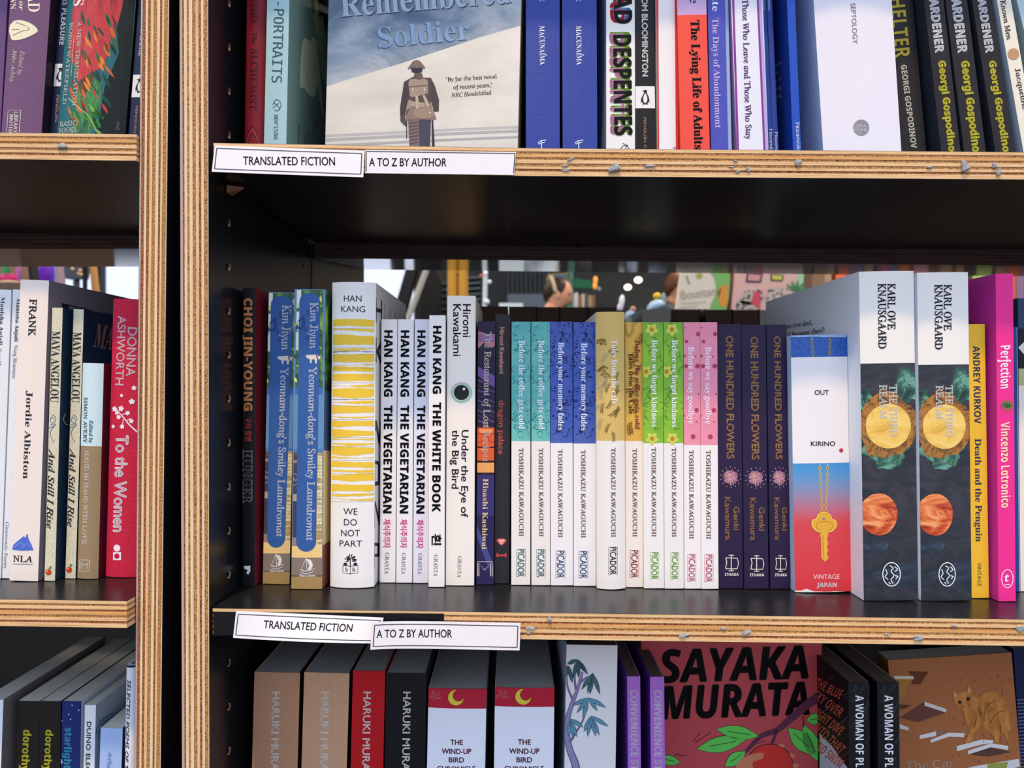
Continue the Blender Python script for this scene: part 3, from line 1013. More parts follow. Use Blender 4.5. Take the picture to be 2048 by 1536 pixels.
for i in (693, 713): b.put(g, d_disc(i, 1126, 4, 3.4), '#2c2b2b')
K = '#26242a'
sd = lambda *p, m=K: [b.put('side_lettering', d_poly(q), m, 2, 'R') for q in p]
sd([(749, 594), (753, 595), (753, 646), (749, 645)], [(753, 616), (762, 618), (762, 626), (753, 624)], [(762, 600), (764, 601), (764, 700), (762, 700)],
   [(749, 674), (753, 675), (753, 725), (749, 724)], [(753, 700), (763, 680), (764, 688), (754, 708)], [(753, 704), (757, 702), (764, 725), (760, 727)],
   [(748.5, 840), (752, 841), (752, 862), (748.5, 861)], [(750, 842), (753, 840), (759, 880), (757, 890)], [(757, 888), (760, 840), (763, 842), (759, 892)],
   [(747, 921), (750, 922), (750, 972), (747, 971)], [(750, 921), (758, 923), (758, 930), (750, 928)], [(750, 964), (757, 962), (757, 970), (750, 972)], [(756, 925), (759, 930), (759, 962), (756, 968)],
   [(746.5, 1004), (749.5, 1004), (749.5, 1055), (746.5, 1055)], [(748, 1003), (751, 1003), (759, 1040), (757, 1048)], [(757, 1000), (759.5, 1001), (759.5, 1050), (757, 1050)],
   [(746, 1085), (749, 1085), (749, 1137), (746, 1137)], [(749, 1085), (758, 1086), (758, 1092), (749, 1092)], [(749, 1108), (758, 1107), (758, 1113), (749, 1114)], [(755, 1088), (758, 1090), (758, 1112), (755, 1112)])
for q in range(8):
    b.put('side_lettering', d_line([(765 + q * 5, 603 + q * 4), (764 + q * 5, 640)], .9), '#8d8b88' if q % 2 else '#f4f1ee', 2, 'R')
b.done()

# three slim white copies, then a fourth title
def slim(b, top, second, kor, kcol, title=(661, 793), t2=(811, 1026), k=(1038, 1095), gr=(1105, 1147), base=769, base2=768):
    b.T('author_lettering', top, 'b', (base, title[0]), (base - .6, title[1]), 16.3, '#121114', bold=.45)
    b.T('title_lettering', second, 'b', (base - .6, t2[0]), (base2 - 1.5, t2[1]), 16.3, '#121114', bold=.45)
    b.T('original_title', kor, 'k', (base - 1, k[0]), (base - 1.6, k[1]), 12, kcol, bold=.3)
    b.T('publisher_mark', 'GRANTA', 'S', (base + 1.5, gr[0]), (base, gr[1]), 8, '#4a4646')
    b.done()
VT = ((764, 793.5, 640), (759, 790.5, 1166))
for i, (a, c, lab) in enumerate([(*VT, 'left of three copies'),
                                 ((797, 826.5, 640), (792.5, 824, 1166.5), 'middle of three copies'),
                                 ((830.5, 858.5, 640), (826, 856, 1167), 'right of three copies')]):
    b = Book('white slim paperback with heavy black and pink lettering, ' + lab, a, c, tmpl=VT, spine=['#efe9e3', '#eeebe8', '#e4e3ec'][i], group='slim white paperbacks with heavy black lettering')
    slim(b, 'HAN KANG', 'THE VEGETARIAN', '채식주의자', '#ee4f96')
b = Book('slim cream paperback with only black lettering, pulled forward beside the three white copies', (859.5, 889.5, 632), (857, 888.5, 1175), spine='#f3ede5', right='#e6e0d8', D=.118)
b.T('author_lettering', 'HAN KANG', 'b', (866.5, 652), (866, 787), 16, '#121114', bold=.45)
b.T('title_lettering', 'THE WHITE BOOK', 'b', (866, 805), (864.5, 1023), 16, '#121114', bold=.45)
b.T('original_title', '흰', 'k', (865, 1068), (865, 1090), 15.5, '#121114', bold=.6)
b.T('publisher_mark', 'GRANTA', 'S', (868, 1109), (867, 1152), 8, '#4a4646')
b.done()

b = Book('cream paperback with a round black eye on its spine', (896, 950, 593), (891.5, 948, 1172), spine='#f2e9dc', right='#d8cbb8')
b.T('author_lettering', 'Hiromi', 's', (926, 608.5), (926, 674), 15.5, '#26262c', bold=.25)
b.T('author_lettering', 'Kawakami', 's', (906.5, 608.5), (906.5, 712), 15.5, '#26262c', bold=.25)
for rr, c in ((21.5, '#a8cdb8'), (19.5, '#86c4ad'), (17.5, '#c7d5b4'), (15.2, '#1c2024')): b.put('eye_picture', d_disc(923, 785, rr, n=32), c, {21.5: 1, 19.5: 2, 17.5: 3, 15.2: 4}[rr])
b.put('eye_picture', d_ring(923, 785, 20, 2.6, a0=3.4, a1=5.2), '#d9b9c4', 3)
b.put('eye_picture', d_disc(928, 778, 2.8), '#e9d9dc', 5)
b.T('title_lettering', 'Under the Eye of', 's', (923.5, 860), (922, 1034), 13.5, '#26262c', bold=.25)
b.T('title_lettering', 'the Big Bird', 's', (904.5, 860), (903.5, 977), 13.5, '#26262c', bold=.25)
b.T('publisher_mark', 'GRANTA', 'S', (916, 1112), (914.5, 1154), 7.5, '#6a645c')
b.done()

b = Book('narrow dark violet paperback with a glowing orange window band', (956.5, 990, 644), (952.5, 987, 1170), spine='#29203a')
E = b.e
def bd(v0, v1, m, f0=0, f1=1, layer=1, part='cover_artwork', sk=0): b.put(part, d_poly([E(f0, v0), E(f1, v0 + sk), E(f1, v1 + sk), E(f0, v1)]), m, layer)
gradmat('dusk', [(0, '#e0905e'), (.5, '#a46f86'), (1, '#54407c')], 0.17, .19, .2)
b.put('cover_artwork', d_poly([E(0, 656)] + [E(i / 8, 662 + 12 * i / 8) for i in range(9)] + [E(1, 695)] + [E(1 - i / 8, 690 + 6 * math.sin(i)) for i in range(9)]), '#b77a78', 1)
bd(668, 684, '#8d6492', 0, 1, 2)
b.put('cover_artwork', d_poly([E(0, 733), E(1, 752), E(1, 775), E(.4, 762), E(0, 750)]), '#6f5191', 1)
for i in range(9):
    v = 760 + i * 10
    b.put('cover_artwork', d_line(wig([E(0, v), E(.3, v + 4), E(.6, v - 1), E(1, v + 5)], 3), 2.4), '#41355f' if i % 2 else '#5c5480', 2)
bd(855, 924, '#dd5a2e'); bd(858, 866, '#f0915a', .1, .9, 2); bd(893, 895.5, '#2a1a24', 0, 1, 3); bd(924, 945, '#e9a35c'); bd(921, 925, '#2a1a24', 0, 1, 3); bd(945, 949, '#2a1a24', 0, 1, 3)
b.put('cover_artwork', d_ring(*E(.1, 875), 9, 1.2), '#a43c22', 3); b.put('cover_artwork', d_ring(*E(.9, 875), 9, 1.2), '#a43c22', 3)
bd(949, 1031, '#3c3470'); bd(1031, 1171, '#2c2552')
for f in (.25, .5, .78): b.put('cover_artwork', d_line([E(f, 949), E(f, 1031)], 1), '#282150', 2)
b.put('cover_artwork', d_poly([E(0, 1050), E(.4, 1080), E(1, 1130), E(1, 1160), E(.3, 1100), E(0, 1070)]), '#464a8a', 2)
b.T('title_lettering', 'The Restaurant of Lost Recipes', 'S', (970, 664), (966, 922), 12.5, '#e9dccb', 5, bold=.3)
b.T('author_lettering', 'Hisashi Kashiwai', 'B', (966.5, 957), (964, 1098), 10, '#e6c48a', 5)
for pts in ([(955.5, 1152), (955.5, 1123), (984.5, 1123), (984.5, 1152)], [(958, 1152), (958, 1126), (969, 1140), (981, 1126), (981, 1152)]):
    b.put('publisher_mark', d_line(pts, 1.3), '#e6dcc4', 5)
b.done()

b = Book('slim charcoal paperback with small coral lower-case lettering', (991.5, 1020, 630), (989, 1018.5, 1168), spine='#2b2a2e')
b.T('author_lettering', 'Hiromi Kawakami', 's', (1000, 655), (999, 747), 8.5, '#f0b898', bold=.3)
b.T('title_lettering', 'dragon palace', 's', (998, 801), (997, 908), 11, '#ec6a62', bold=.3)
b.put('publisher_mark', d_poly([(993, 1080), (998, 1077), (1008, 1077), (1013, 1080), (1008, 1087), (1003, 1091), (998, 1087)]), '#ec6a62')
b.put('publisher_mark', d_disc(1000.5, 1081, 2), '#f3d8cc', 4); b.put('publisher_mark', d_disc(1005.5, 1081, 2), '#f3d8cc', 4); b.put('publisher_mark', d_disc(1003, 1085, 2), '#f3d8cc', 4)
b.put('publisher_mark', d_poly([(993, 1106), (996, 1106), (996, 1109), (1010, 1109), (1010, 1106), (1013, 1106), (1013, 1114), (1010, 1114), (1009, 1112), (997, 1112), (996, 1114), (993, 1114)]), '#e0413c')
b.done()

# the cafe series: printed upper half, white lower half
def cafe(b, T, split, base, title, tcol, tpos, deco, au, pub, pcol, cap=11.5, f='B'):
    deco(b)
    for i, (t, (a, c), bs) in enumerate(zip(title, tpos, base)):
        b.T('title_lettering', t, f, (bs, a), (bs, c), cap, tcol if isinstance(tcol, str) else tcol[i], 6)
    A = au[0]
    b.T('author_lettering', 'TOSHIKAZU KAWAGUCHI', 'S', (A, au[1]), (A + .5, au[2]), 8.4, '#8d6f66', 3, bold=.3)
    u0, u1, v0, v1 = pub
    b.T('publisher_mark', 'PICADOR', 's', (u0 + 1.5, v0 + 1), (u0 + .8, v1 - 1), u1 - u0 - 3, pcol, 3, bold=.15)
    for u in (u0 - .8, u1 + .5): b.put('publisher_mark', d_line([(u, v0), (u - .5, v1)], .8), pcol, 3)
    b.done()
WT = '#efe6dc'
def zone(c, split): return (WT, [(split, c)])
T1 = ((1024, 1060.5, 645), (1022.5, 1060.5, 1171))
noisemat('teal_print', [(.35, '#4aa3a2'), (.6, '#6cbcb0'), (.8, '#7fc7b4')], scale=(30, 30, 30), detail=3, rough=.35)
def d_coffee(b):
    vine(b, 'flower_print', 1026, 648, 1056, 870, '#2d7f86', 46, 1, 'curl', 2, .7, .9)
    vine(b, 'flower_print', 1026, 648, 1058, 878, '#2a6f78', 60, 2, 'speck', 2, .8, .9)
for a, c, lab in ((*T1, 'left'), ((1063, 1099.5, 645), (1063, 1100, 1171.5), 'right')):
    b = Book(f'teal and white cafe series paperback, {lab} copy of the pair', a, c, tmpl=T1, spine=WT, zones=zone('teal_print', 882), group='cafe series paperbacks')
    cafe(b, None, 0, (1038,), ('Before the coffee gets cold',), '#e8f2ee', ((681, 858),), d_coffee, (1038, 896, 1072), (1034, 1050.5, 1097, 1154), '#5f8f8a')
T2 = ((1101.5, 1144, 645), (1101.5, 1146, 1172))
noisemat('blue_print', [(.35, '#3450a6'), (.6, '#465eac'), (.8, '#666fae')], scale=(30, 30, 30), detail=3, rough=.35)
def d_memory(b):
    vine(b, 'flower_print', 1103, 648, 1141, 875, '#222a66', 60, 4, 'curl', 2, .85, 1.1)
    vine(b, 'flower_print', 1103, 648, 1141, 878, '#1f2a6e', 16, 6, 'blossom', 2, .7)
for a, c, lab in ((*T2, 'left'), ((1147, 1191, 646), (1147.5, 1191.5, 1173), 'right')):
    b = Book(f'blue and white cafe series paperback, {lab} copy of the pair', a, c, tmpl=T2, spine='#f0ebe6', zones=('#f0ebe6', [(886, 'blue_print')]), group='cafe series paperbacks')
    cafe(b, None, 0, (1116.5,), ('Before your memory fades',), '#eef0f8', ((685, 860),), d_memory, (1116, 899, 1074), (1113, 1129.5, 1100, 1156), '#4a5a94')
b = Book('taller golden leaf-print cafe hardback with a rounded spine, the only hardback of its series', (1193.5, 1247.5, 626), (1194, 1250.5, 1178), spine='#eee8df', zones=('#eee8df', [(881, '#d8b76a')]), hard=True, left='#e6e4dc', D=.13, bulge=.0032, rough=.3)
def d_gold(b):
    vine(b, 'leaf_print', 1204, 690, 1236, 868, '#8a7238', 13, 3, 'leaf', 2, .62, 1)
    vine(b, 'leaf_print', 1200, 665, 1240, 760, '#9b8038', 5, 8, 'berry', 2, .9, 1.2)
    vine(b, 'leaf_print', 1198, 650, 1212, 880, '#b7a878', 6, 12, 'leaf', 2, .7, 1)
cafe(b, None, 0, (1222,), ('Tales from the cafe',), '#f6efe4', ((680, 808),), d_gold, (1221, 895, 1072), (1217.5, 1233, 1091, 1148), '#2c2a28')
b = Book('narrow golden leaf-print paperback with dark red lettering', (1250.5, 1285, 646), (1251, 1286, 1175.5), spine='#f1e7d8', zones=('#f1e7d8', [(882, '#dfae4e')]), group='cafe series paperbacks')
def d_gold2(b):
    vine(b, 'leaf_print', 1254, 690, 1282, 880, '#8a6420', 8, 5, 'leaf', 2, .75, 1.1)
    vine(b, 'leaf_print', 1254, 650, 1282, 690, '#b08a3c', 4, 7, 'leaf', 2, .7, 1.1)
    vine(b, 'leaf_print', 1254, 700, 1282, 870, '#9a7226', 5, 9, 'berry', 2, .7, 1)
cafe(b, None, 0, (1270, 1257.5), ('Before the coffee gets cold', 'Tales from the Cafe'), ('#8c2a1e', '#3c2414'), ((681, 858), (705, 828)), d_gold2, (1265, 897, 1073), (1261, 1277, 1099, 1156), '#a8372c', cap=9.5)
T3 = ((1286.5, 1325.5, 646), (1288, 1328, 1178))
noisemat('green_print', [(.35, '#69a532'), (.6, '#8cc02e'), (.8, '#a2cc38')], scale=(30, 30, 30), detail=3, rough=.35)
def d_kind(b):
    for (u, v) in ((1303, 659), (1304, 877), (1292, 743)):
        b.put('flower_print', d_flower(u, v, 13, 5, .3), '#cfd354', 3); b.put('flower_print', d_disc(u, v, 4.5), '#b58a28', 4)
    vine(b, 'flower_print', 1290, 650, 1322, 878, '#5b8f2a', 20, 3, 'curl', 2, 1.2, 1.2)
for a, c, lab in ((*T3, 'left'), ((1327.5, 1365.5, 646), (1329, 1367.5, 1178.5), 'right')):
    b = Book(f'lime green and white cafe series paperback, {lab} copy of the pair', a, c, tmpl=T3, spine=WH, zones=(WH, [(886, 'green_print')]), group='cafe series paperbacks')
    cafe(b, None, 0, (1303,), ('Before we forget kindness',), '#f2f6ea', ((680, 854),), d_kind, (1303, 895, 1073), (1301.5, 1317, 1103, 1159), '#8fc23a')
T4 = ((1367, 1399.5, 646), (1369, 1402, 1178.5))
noisemat('pink_print', [(.35, '#e887a0'), (.6, '#ee93a4'), (.8, '#f29ea8')], scale=(30, 30, 30), detail=3, rough=.35)
def d_bye(b):
    for (u, v, r_) in ((1396, 668, 5), (1373, 683, 4), (1395, 732, 5.5), (1372, 732, 4.5), (1393, 820, 5), (1386, 873, 5.5), (1369, 712, 3), (1391, 713, 2), (1397, 788, 2), (1368, 831, 2), (1393, 843, 1.5), (1370, 655, 1.6)):
        b.put('blossom_print', d_flower(u, v, r_, 5, u), '#b13a5c', 3)
for a, c, lab in ((*T4, 'left'), ((1400.5, 1434, 646), (1403, 1437, 1179), 'right')):
    b = Book(f'pink and white cafe series paperback, {lab} copy of the pair', a, c, tmpl=T4, spine='#f3ece6', zones=('#f3ece6', [(890, 'pink_print')]), group='cafe series paperbacks')
    cafe(b, None, 0, (1376.5,), ('Before we say goodbye',), '#f6ecf2', ((694, 848),), d_bye, (1378, 900, 1077), (1376, 1391, 1107, 1164), '#e2708e')

# three dark fireworks paperbacks
T5 = ((1435.5, 1480, 650), (1438.5, 1486, 1178))
def flowers100(b):
    b.T('title_lettering', 'ONE HUNDRED FLOWERS', 's', (1451.5, 672), (1453.5, 917), 14, '#c4925a', 3, bold=.35)
    c = (1461, 954)
    r = random.Random(8)
    for i in range(46):
        a = i / 46 * 6.283
        r1 = r.uniform(12, 18)
        b.put('firework_picture', d_line([(c[0] + 2 * math.cos(a), c[1] + 2 * math.sin(a)), (c[0] + r1 * math.cos(a), c[1] + r1 * math.sin(a))], .5, 1.1), r.choice(('#e3a8a6', '#c98fb0', '#e9c9a0', '#b06a8c')), 3)
    for i in range(14):
        a = i / 14 * 6.283 + .2
        b.put('firework_picture', d_disc(c[0] + 20 * math.cos(a), c[1] + 20.5 * math.sin(a), 1, n=6), '#d9b0c0', 3)
    b.put('firework_picture', d_disc(*c, 2), '#a98a2c', 4)
    b.T('author_lettering', 'Kawamura', 's', (1449, 994), (1450.5, 1079), 11, '#b58552', 3, bold=.3)
    b.T('author_lettering', 'Genki', 's', (1466.5, 1013), (1467.5, 1060), 11, '#b58552', 3, bold=.3)
    for pts in ([(1451, 1115), (1453, 1124), (1450.5, 1136), (1457, 1137)], [(1451, 1115), (1474, 1116), (1476.5, 1126), (1474, 1137), (1451, 1137)], [(1462, 1110), (1462, 1141)], [(1457, 1110), (1467, 1110)], [(1457, 1141), (1467, 1141)]):
        b.put('publisher_mark', d_line(pts, 1.6), '#e9e3d2', 3)
    b.T('publisher_mark', 'ITHAKA', 'b', (1449, 1151), (1477, 1151), 5.5, '#e9e3d2', 3)
    b.done()
for a, c, lab in ((*T5, 'left of three copies'), ((1484, 1530, 652), (1489, 1537, 1179), 'middle of three copies'), ((1532.5, 1573, 651), (1541, 1581, 1179), 'right of three copies')):
    b = Book('dark violet paperback with a firework and bronze capitals, ' + lab, a, c, tmpl=T5, spine='#2b1f3e', left='#2c3560', right='#1d1830', group='dark fireworks paperbacks', bulge=.0006)
    flowers100(b)

# OUT
gradmat('out_print', [(0, '#d8343c'), (.52, '#d8434a'), (.62, '#b86f86'), (.74, '#8a8fb0'), (.86, '#4f97cd'), (1, '#2f8fd0')], 0, .108, .35, 3200, rough=.35)
noisemat('out_top', [(.35, '#1d4fa0'), (.6, '#2c62b4'), (.75, '#5c88c8')], scale=(900, 900, 900), detail=2, rough=.35)
b = Book('white, blue and red paperback with a golden key, foot of spine worn', (1580.5, 1694.5, 673), (1590, 1702.5, 1186), spine='#eee9e6', zones=('out_print', [(926, '#efeae8'), (714, 'out_top')]), left='#b8cdea', bulge=.0012, D=.129)
b.T('title_lettering', 'OUT', 's', (1628, 789.5), (1656, 789.5), 9.5, '#5a3a44', 3, bold=.2)
b.T('author_lettering', 'KIRINO', 's', (1620.5, 891.5), (1669, 891.5), 9, '#3a3a44', 3, bold=.2)
b.put('red_dot', d_disc(1681.5, 900.5, 4.2), '#c0343a', 3)
def chain(u0, v0, u1, v1, n, m='#e2b94e'):
    for i in range(n):
        t = (i + .5) / n
        u, v = u0 + (u1 - u0) * t, v0 + (v1 - v0) * t
        L = (v1 - v0) / n
        if i % 2: b.put('key_picture', d_ring(u, v, 2.5, 1.3, L * .62, n=10), m, 3)
        else: b.put('key_picture', d_line([(u, v - L * .5), (u, v + L * .5)], 2), m, 3)
chain(1621.5, 674, 1624.5, 714, 7, '#b59b4e'); chain(1658.5, 674, 1657.5, 714, 7, '#b59b4e')
chain(1637.5, 927, 1642.5, 1026, 16); chain(1654, 927, 1650, 1026, 16)
key = wig([(1640, 1064), (1630, 1060), (1623, 1050), (1624, 1040), (1631, 1037), (1636, 1028), (1647, 1024), (1658, 1029), (1662, 1037), (1670, 1042), (1671, 1052), (1663, 1061), (1654, 1064)], 4)
b.put('key_picture', d_poly(key + [(1655, 1073), (1652, 1076), (1655, 1086), (1652, 1092), (1655, 1100), (1652, 1106), (1656, 1116), (1648, 1123), (1641, 1115), (1640, 1074), (1638, 1072)]), '#e5ac3c', 3)
b.put('key_picture', d_line(key, 2), '#f2cf5e', 4)
b.put('key_picture', d_line([(1640, 1064), (1632, 1056), (1631, 1048), (1640, 1042), (1654, 1042), (1664, 1048), (1662, 1056), (1654, 1064)], 1.2), '#c97f2c', 4)
b.put('key_picture', d_line([(1644, 1070), (1645, 1115)], 1.4), '#c08a34', 4); b.put('key_picture', d_line([(1649, 1070), (1650, 1110)], 1), '#f6dc7c', 4)
b.put('key_picture', d_disc(1646, 1037, 3.4, 2), '#8a7a9a', 4)
b.T('publisher_mark', 'VINTAGE', 's', (1625, 1157), (1678, 1157), 9, '#f0dcd8', 3)
b.T('publisher_mark', 'JAPAN', 'b', (1632, 1173), (1672, 1173), 8.5, '#f8eeec', 3, bold=.3)
r = random.Random(2)
pts = [(1590, 1190)] + [(1590 + i * 5.2, 1182.5 - r.uniform(0, 1.4) - (4.5 * math.exp(-((i - 4) / 2.) ** 2))) for i in range(23)] + [(1704, 1190)]
b.put('worn_edge', d_poly(pts), '#e9e2de', 5)
b.put('worn_edge', d_poly([(1580, 668)] + [(1581 + i * 6.5, 673.4 + r.uniform(0, 1.6)) for i in range(18)] + [(1696, 668)]), '#9db4dc', 5)
b.done()

# two thick pale blue paperbacks with painted moons
T6 = ((1721, 1824, 545.5), (1727.5, 1836.5, 1203))
noisemat('night_paint', [(.3, '#1b262c'), (.5, '#2e3038'), (.62, '#3c3b44'), (.8, '#444c52')], scale=(26, 26, 50), detail=8, rough=.4, dist=1.5)
noisemat('green_paint', [(.35, '#16302c'), (.48, '#2f6052'), (.6, '#6fa890'), (.75, '#3c5c4a')], scale=(60, 60, 60), detail=8, rough=.4, dist=2)
noisemat('rust_paint', [(.32, '#2a2620'), (.45, '#8a5a22'), (.58, '#b87c34'), (.72, '#4c4a38')], scale=(80, 80, 90), detail=8, rough=.4, dist=2)
noisemat('moon_paint', [(.3, '#dca63a'), (.5, '#efc660'), (.7, '#f2d888')], scale=(50, 50, 90), detail=6, rough=.4, dist=.8)
noisemat('planet_paint', [(.3, '#7e1e12'), (.42, '#c24a26'), (.55, '#e88a4a'), (.68, '#f2c79a'), (.8, '#b03a1c')], scale=(30, 30, 75), detail=6, rough=.4, dist=1.6)
noisemat('bluegrey_paint', [(.3, '#1c2028'), (.5, '#2c3846'), (.7, '#42566a')], scale=(40, 40, 80), detail=8, rough=.4, dist=1)
def realm(b):
    E = b.e
    r = random.Random(4)
    def blob(u, v, ru, rv, m, layer, seed, rag=.14, part='painted_night_sky'):
        q = random.Random(seed)
        ph = [q.uniform(0, 6) for _ in range(3)]
        pts = []
        for i in range(36):
            a = i / 36 * 6.283
            k = 1 + rag * (math.sin(3 * a + ph[0]) * .5 + math.sin(5 * a + ph[1]) * .3 + math.sin(11 * a + ph[2]) * .25)
            pts.append((u + ru * k * math.cos(a), v + rv * k * math.sin(a)))
        b.put(part, d_poly(pts), m, layer)
    blob(1813, 772, 27, 35, 'green_paint', 1, 1, .22)
    blob(1730, 802, 16, 24, 'green_paint', 1, 2, .3)
    blob(1775, 850, 58, 66, 'rust_paint', 2, 3, .12)
    blob(1772, 905, 44, 30, 'green_paint', 1, 5, .3)
    blob(1815, 1150, 60, 26, 'bluegrey_paint', 1, 6, .3, 'painted_cloud'); blob(1740, 1090, 30, 22, 'bluegrey_paint', 1, 7, .3, 'painted_cloud')
    for i in range(40):
        u, v = r.uniform(1740, 1800), r.uniform(895, 928)
        b.put('painted_night_sky', d_line([(u, v), (u + r.uniform(-7, 7), v + r.uniform(-5, 5))], .8), r.choice(('#6f8c58', '#98a06a', '#2a4234')), 3)
    blob(1775.5, 852, 45, 44.5, 'moon_paint', 4, 9, .012, 'golden_moon')
    blob(1756, 1028, 37, 42, 'planet_paint', 4, 10, .012, 'red_planet')
    b.T('author_lettering', 'KARL OVE', 'S', (1773.5, 567.5), (1773.5, 659), 15, '#1c1e2c', 5, bold=.4)
    b.T('author_lettering', 'KNAUSGAARD', 'S', (1754.5, 567.5), (1755.5, 697), 15, '#1c1e2c', 5, bold=.4)
    b.T('title_lettering', 'THE THIRD', 'S', (1776.5, 770), (1777, 872), 15, '#efece2', 6, bold=.4)
    b.T('title_lettering', 'REALM', 'S', (1757, 770), (1757.5, 837), 14.5, '#efece2', 6, bold=.4)
    b.put('publisher_mark', d_ring(1781, 1147.5, 17.5, 1.8, 23.5), '#eef0f0', 5)
    for pts in ([(1777, 1130), (1784, 1135), (1780, 1142), (1786, 1150), (1780, 1158), (1784, 1166)], [(1769, 1137), (1772, 1146), (1768, 1152), (1774, 1158)], [(1787, 1132), (1793, 1138), (1787, 1142)], [(1788, 1150), (1794, 1152), (1789, 1156)], [(1775, 1163), (1779, 1167)]):
        b.put('publisher_mark', d_line(wig(pts, 4), 1.7), '#eef0f0', 5)
    b.done()
for k, (a, c, lab, yy) in enumerate(((*T6, 'left of two, broad side showing', 0), ((1835, 1935, 547.5), (1842, 1943.5, 1203), 'right of two, beside the yellow spine', 0))):
    b = Book('thick white paperback with painted moon and planet, ' + lab, a, c, tmpl=T6, spine='#efeae0', left='#eef2f6', right='#eef2f6', zones=('night_paint', [(726.5, '#efeae0')]), D=.19 if k == 0 else .17, yaw=yy, group='thick painted moon paperbacks', bulge=.0012)
    if k == 0:
        b.tmpl = None
        b.T('side_lettering', 'if no one ever died,', 'I', (1548, 661), (1625, 649), 9, '#2c3840', 2, 'L', bold=.2)
        b.T('side_lettering', 'what would happen then?', 'I', (1525, 682), (1650, 664), 9, '#2c3840', 2, 'L', bold=.2)
        b.tmpl = T6
    realm(b)

b = Book('narrow yellow paperback with navy lettering on the middle shelf', (1936.5, 1968, 650), (1943.5, 1978, 1197.5), spine='#eebc34', left='#d9a52a')
b.T('author_lettering', 'ANDREY KURKOV', 'b', (1945, 692), (1948, 847), 13.5, '#2c2c54', 3)
b.T('title_lettering', 'Death and the Penguin', 'B', (1949, 877), (1951, 1083), 12.5, '#2c2c54', 3)
b.T('publisher_mark', 'VINTAGE', 's', (1954, 1125), (1954.5, 1172), 7.5, '#6a5a34', 3)
b.done()
b = Book('tall hot pink paperback near the right edge', (1993, 2024, 549), (1997, 2031.5, 1204), spine='#ee2f8c', left='#c42f92', D=.14, yaw=.02)
b.T('title_lettering', 'Perfection', 'i', (2000.5, 692), (2000.5, 779), 19, '#f7e4ee', 3, shear=-.25)
b.T('author_lettering', 'Vincenzo Latronico', 'i', (2001, 848), (2002, 1017), 17, '#f6dcb4', 3, shear=-.25)
b.put('leaf_picture', d_disc(2013.5, 811, 12), '#b25a58', 3)
for i in range(7): b.put('leaf_picture', d_leaf(2013, 816, 15, 6, -2.6 + i * .36), '#5c7a44', 4)
b.put('publisher_mark', d_ring(2014, 1157, 11.5, 1.6, 18), '#f7e4ee', 3)
b.T('publisher_mark', 't', 'i', (2009, 1163), (2018.5, 1162), 15, '#f7e4ee', 3); b.put('publisher_mark', d_line([(2009, 1169), (2019, 1169)], 1.6), '#f7e4ee', 3)
b.done()
b = Book('thin dark blue spine squeezed right of the hot pink book', (2025, 2035.5, 655), (2032, 2040, 1184), spine='#26478f', D=.13)
b.put('pale_strip', d_poly([(2033, 655), (2036, 655), (2041, 1184), (2038.5, 1184)]), '#c9d3e2'); b.done()
b = Book('book with dark top and cream spine cut off by the right edge', (2036.5, 2082, 598), (2041, 2088, 1184), spine='#efe9dc', zones=('#efe9dc', [(771, '#b7c08a'), (737, '#161a22'), (657, '#2b4760')]), left='#2b4760')
b.put('diamond_ornament', d_poly([(2036, 695), (2050, 682), (2060, 700), (2050, 712)]), '#e9e6e0', 2); b.done()
# ------------------------------------------------------------------ books: right bookcase, upper shelf (their feet stand behind the board's edge)
def cx(ox, oy, s, *pts): return [(ox + x / s, oy + y / s) for x, y in pts]
def top(label, a, c, **k):
    k.setdefault('H', .198)
    return Book(label, a, c, row=k.pop('row', 'T'), **k)
b = top('dark red paperback at the left end of the upper shelf', (495, 531.5, 0), (489, 527.5, 287), spine='#7e1624', left='#5a101a', right='#6c121e', bulge=.0025, rough=.35)
b.T('author_lettering', 'COELHO', 'B', (505.5, -28), (503.5, 47), 13, '#5a1018', 3)
b.T('title_lettering', 'The', 'Z', (507, 68), (506.5, 90), 9, '#4a0d14', 3)
b.T('title_lettering', 'ALCHEMIST', 'B', (503.5, 98), (500.5, 222), 15, '#4a0d14', 3)
for k in range(3):
    b.put('ornament', d_line(wig([(494 + k * 2, 290), (497 + k * 1.5, 272 + k * 3), (507, 254 + 8 * k), (517 - k * 1.5, 272 + k * 3), (522 - k * 2, 290)], 5), 1.6), ('#4a1420', '#c0424a', '#5c1a2a')[k], 3)
b.done()
b = top('pale teal paperback with its green blob-patterned side showing', (534, 579, 0), (528, 572.5, 288), spine='#a9cbcc', right='#86a392', Y=.52)
b.T('title_lettering', '-PORTRAITS', 'm', (549, 4), (543.5, 165), 20, '#3c5660', 3)
for pts in ([(546, 210), (552, 200), (560, 203), (562, 212), (556, 222), (549, 220)], [(548, 206), (556, 212), (560, 220)], [(546, 216), (552, 212), (558, 206)]):
    b.put('publisher_mark', d_line(wig(pts, 4), 1.2), '#3c5660', 3)
b.T('publisher_mark', 'NDP1586', 'm', (548.5, 230), (548, 279), 8, '#3c5660', 3)
C5 = lambda *p: cx(420, 0, 4.267, *p)
b.put('side_artwork', d_poly(wig(C5((800, 320), (860, 350), (880, 310), (910, 380), (940, 640), (950, 780), (968, 960), (970, 1005), (950, 950), (915, 720), (900, 810), (870, 830), (830, 790), (795, 745), (770, 750), (768, 620), (780, 420)), 3)), '#dbe8bc', 1, 'R')
b.put('side_artwork', d_poly(wig(C5((880, -60), (950, 60), (990, 300), (985, 720), (940, 520), (910, 330), (885, 150)), 3)), '#b4cfa0', 1, 'R')
b.put('side_artwork', d_poly(wig(C5((925, -40), (1000, 60), (985, 270), (960, 130), (935, 155), (920, 60)), 3)), '#23302e', 2, 'R')
b.put('side_artwork', d_poly(wig(C5((855, -40), (890, 20), (885, 120), (868, 60)), 3)), '#23302e', 2, 'R')
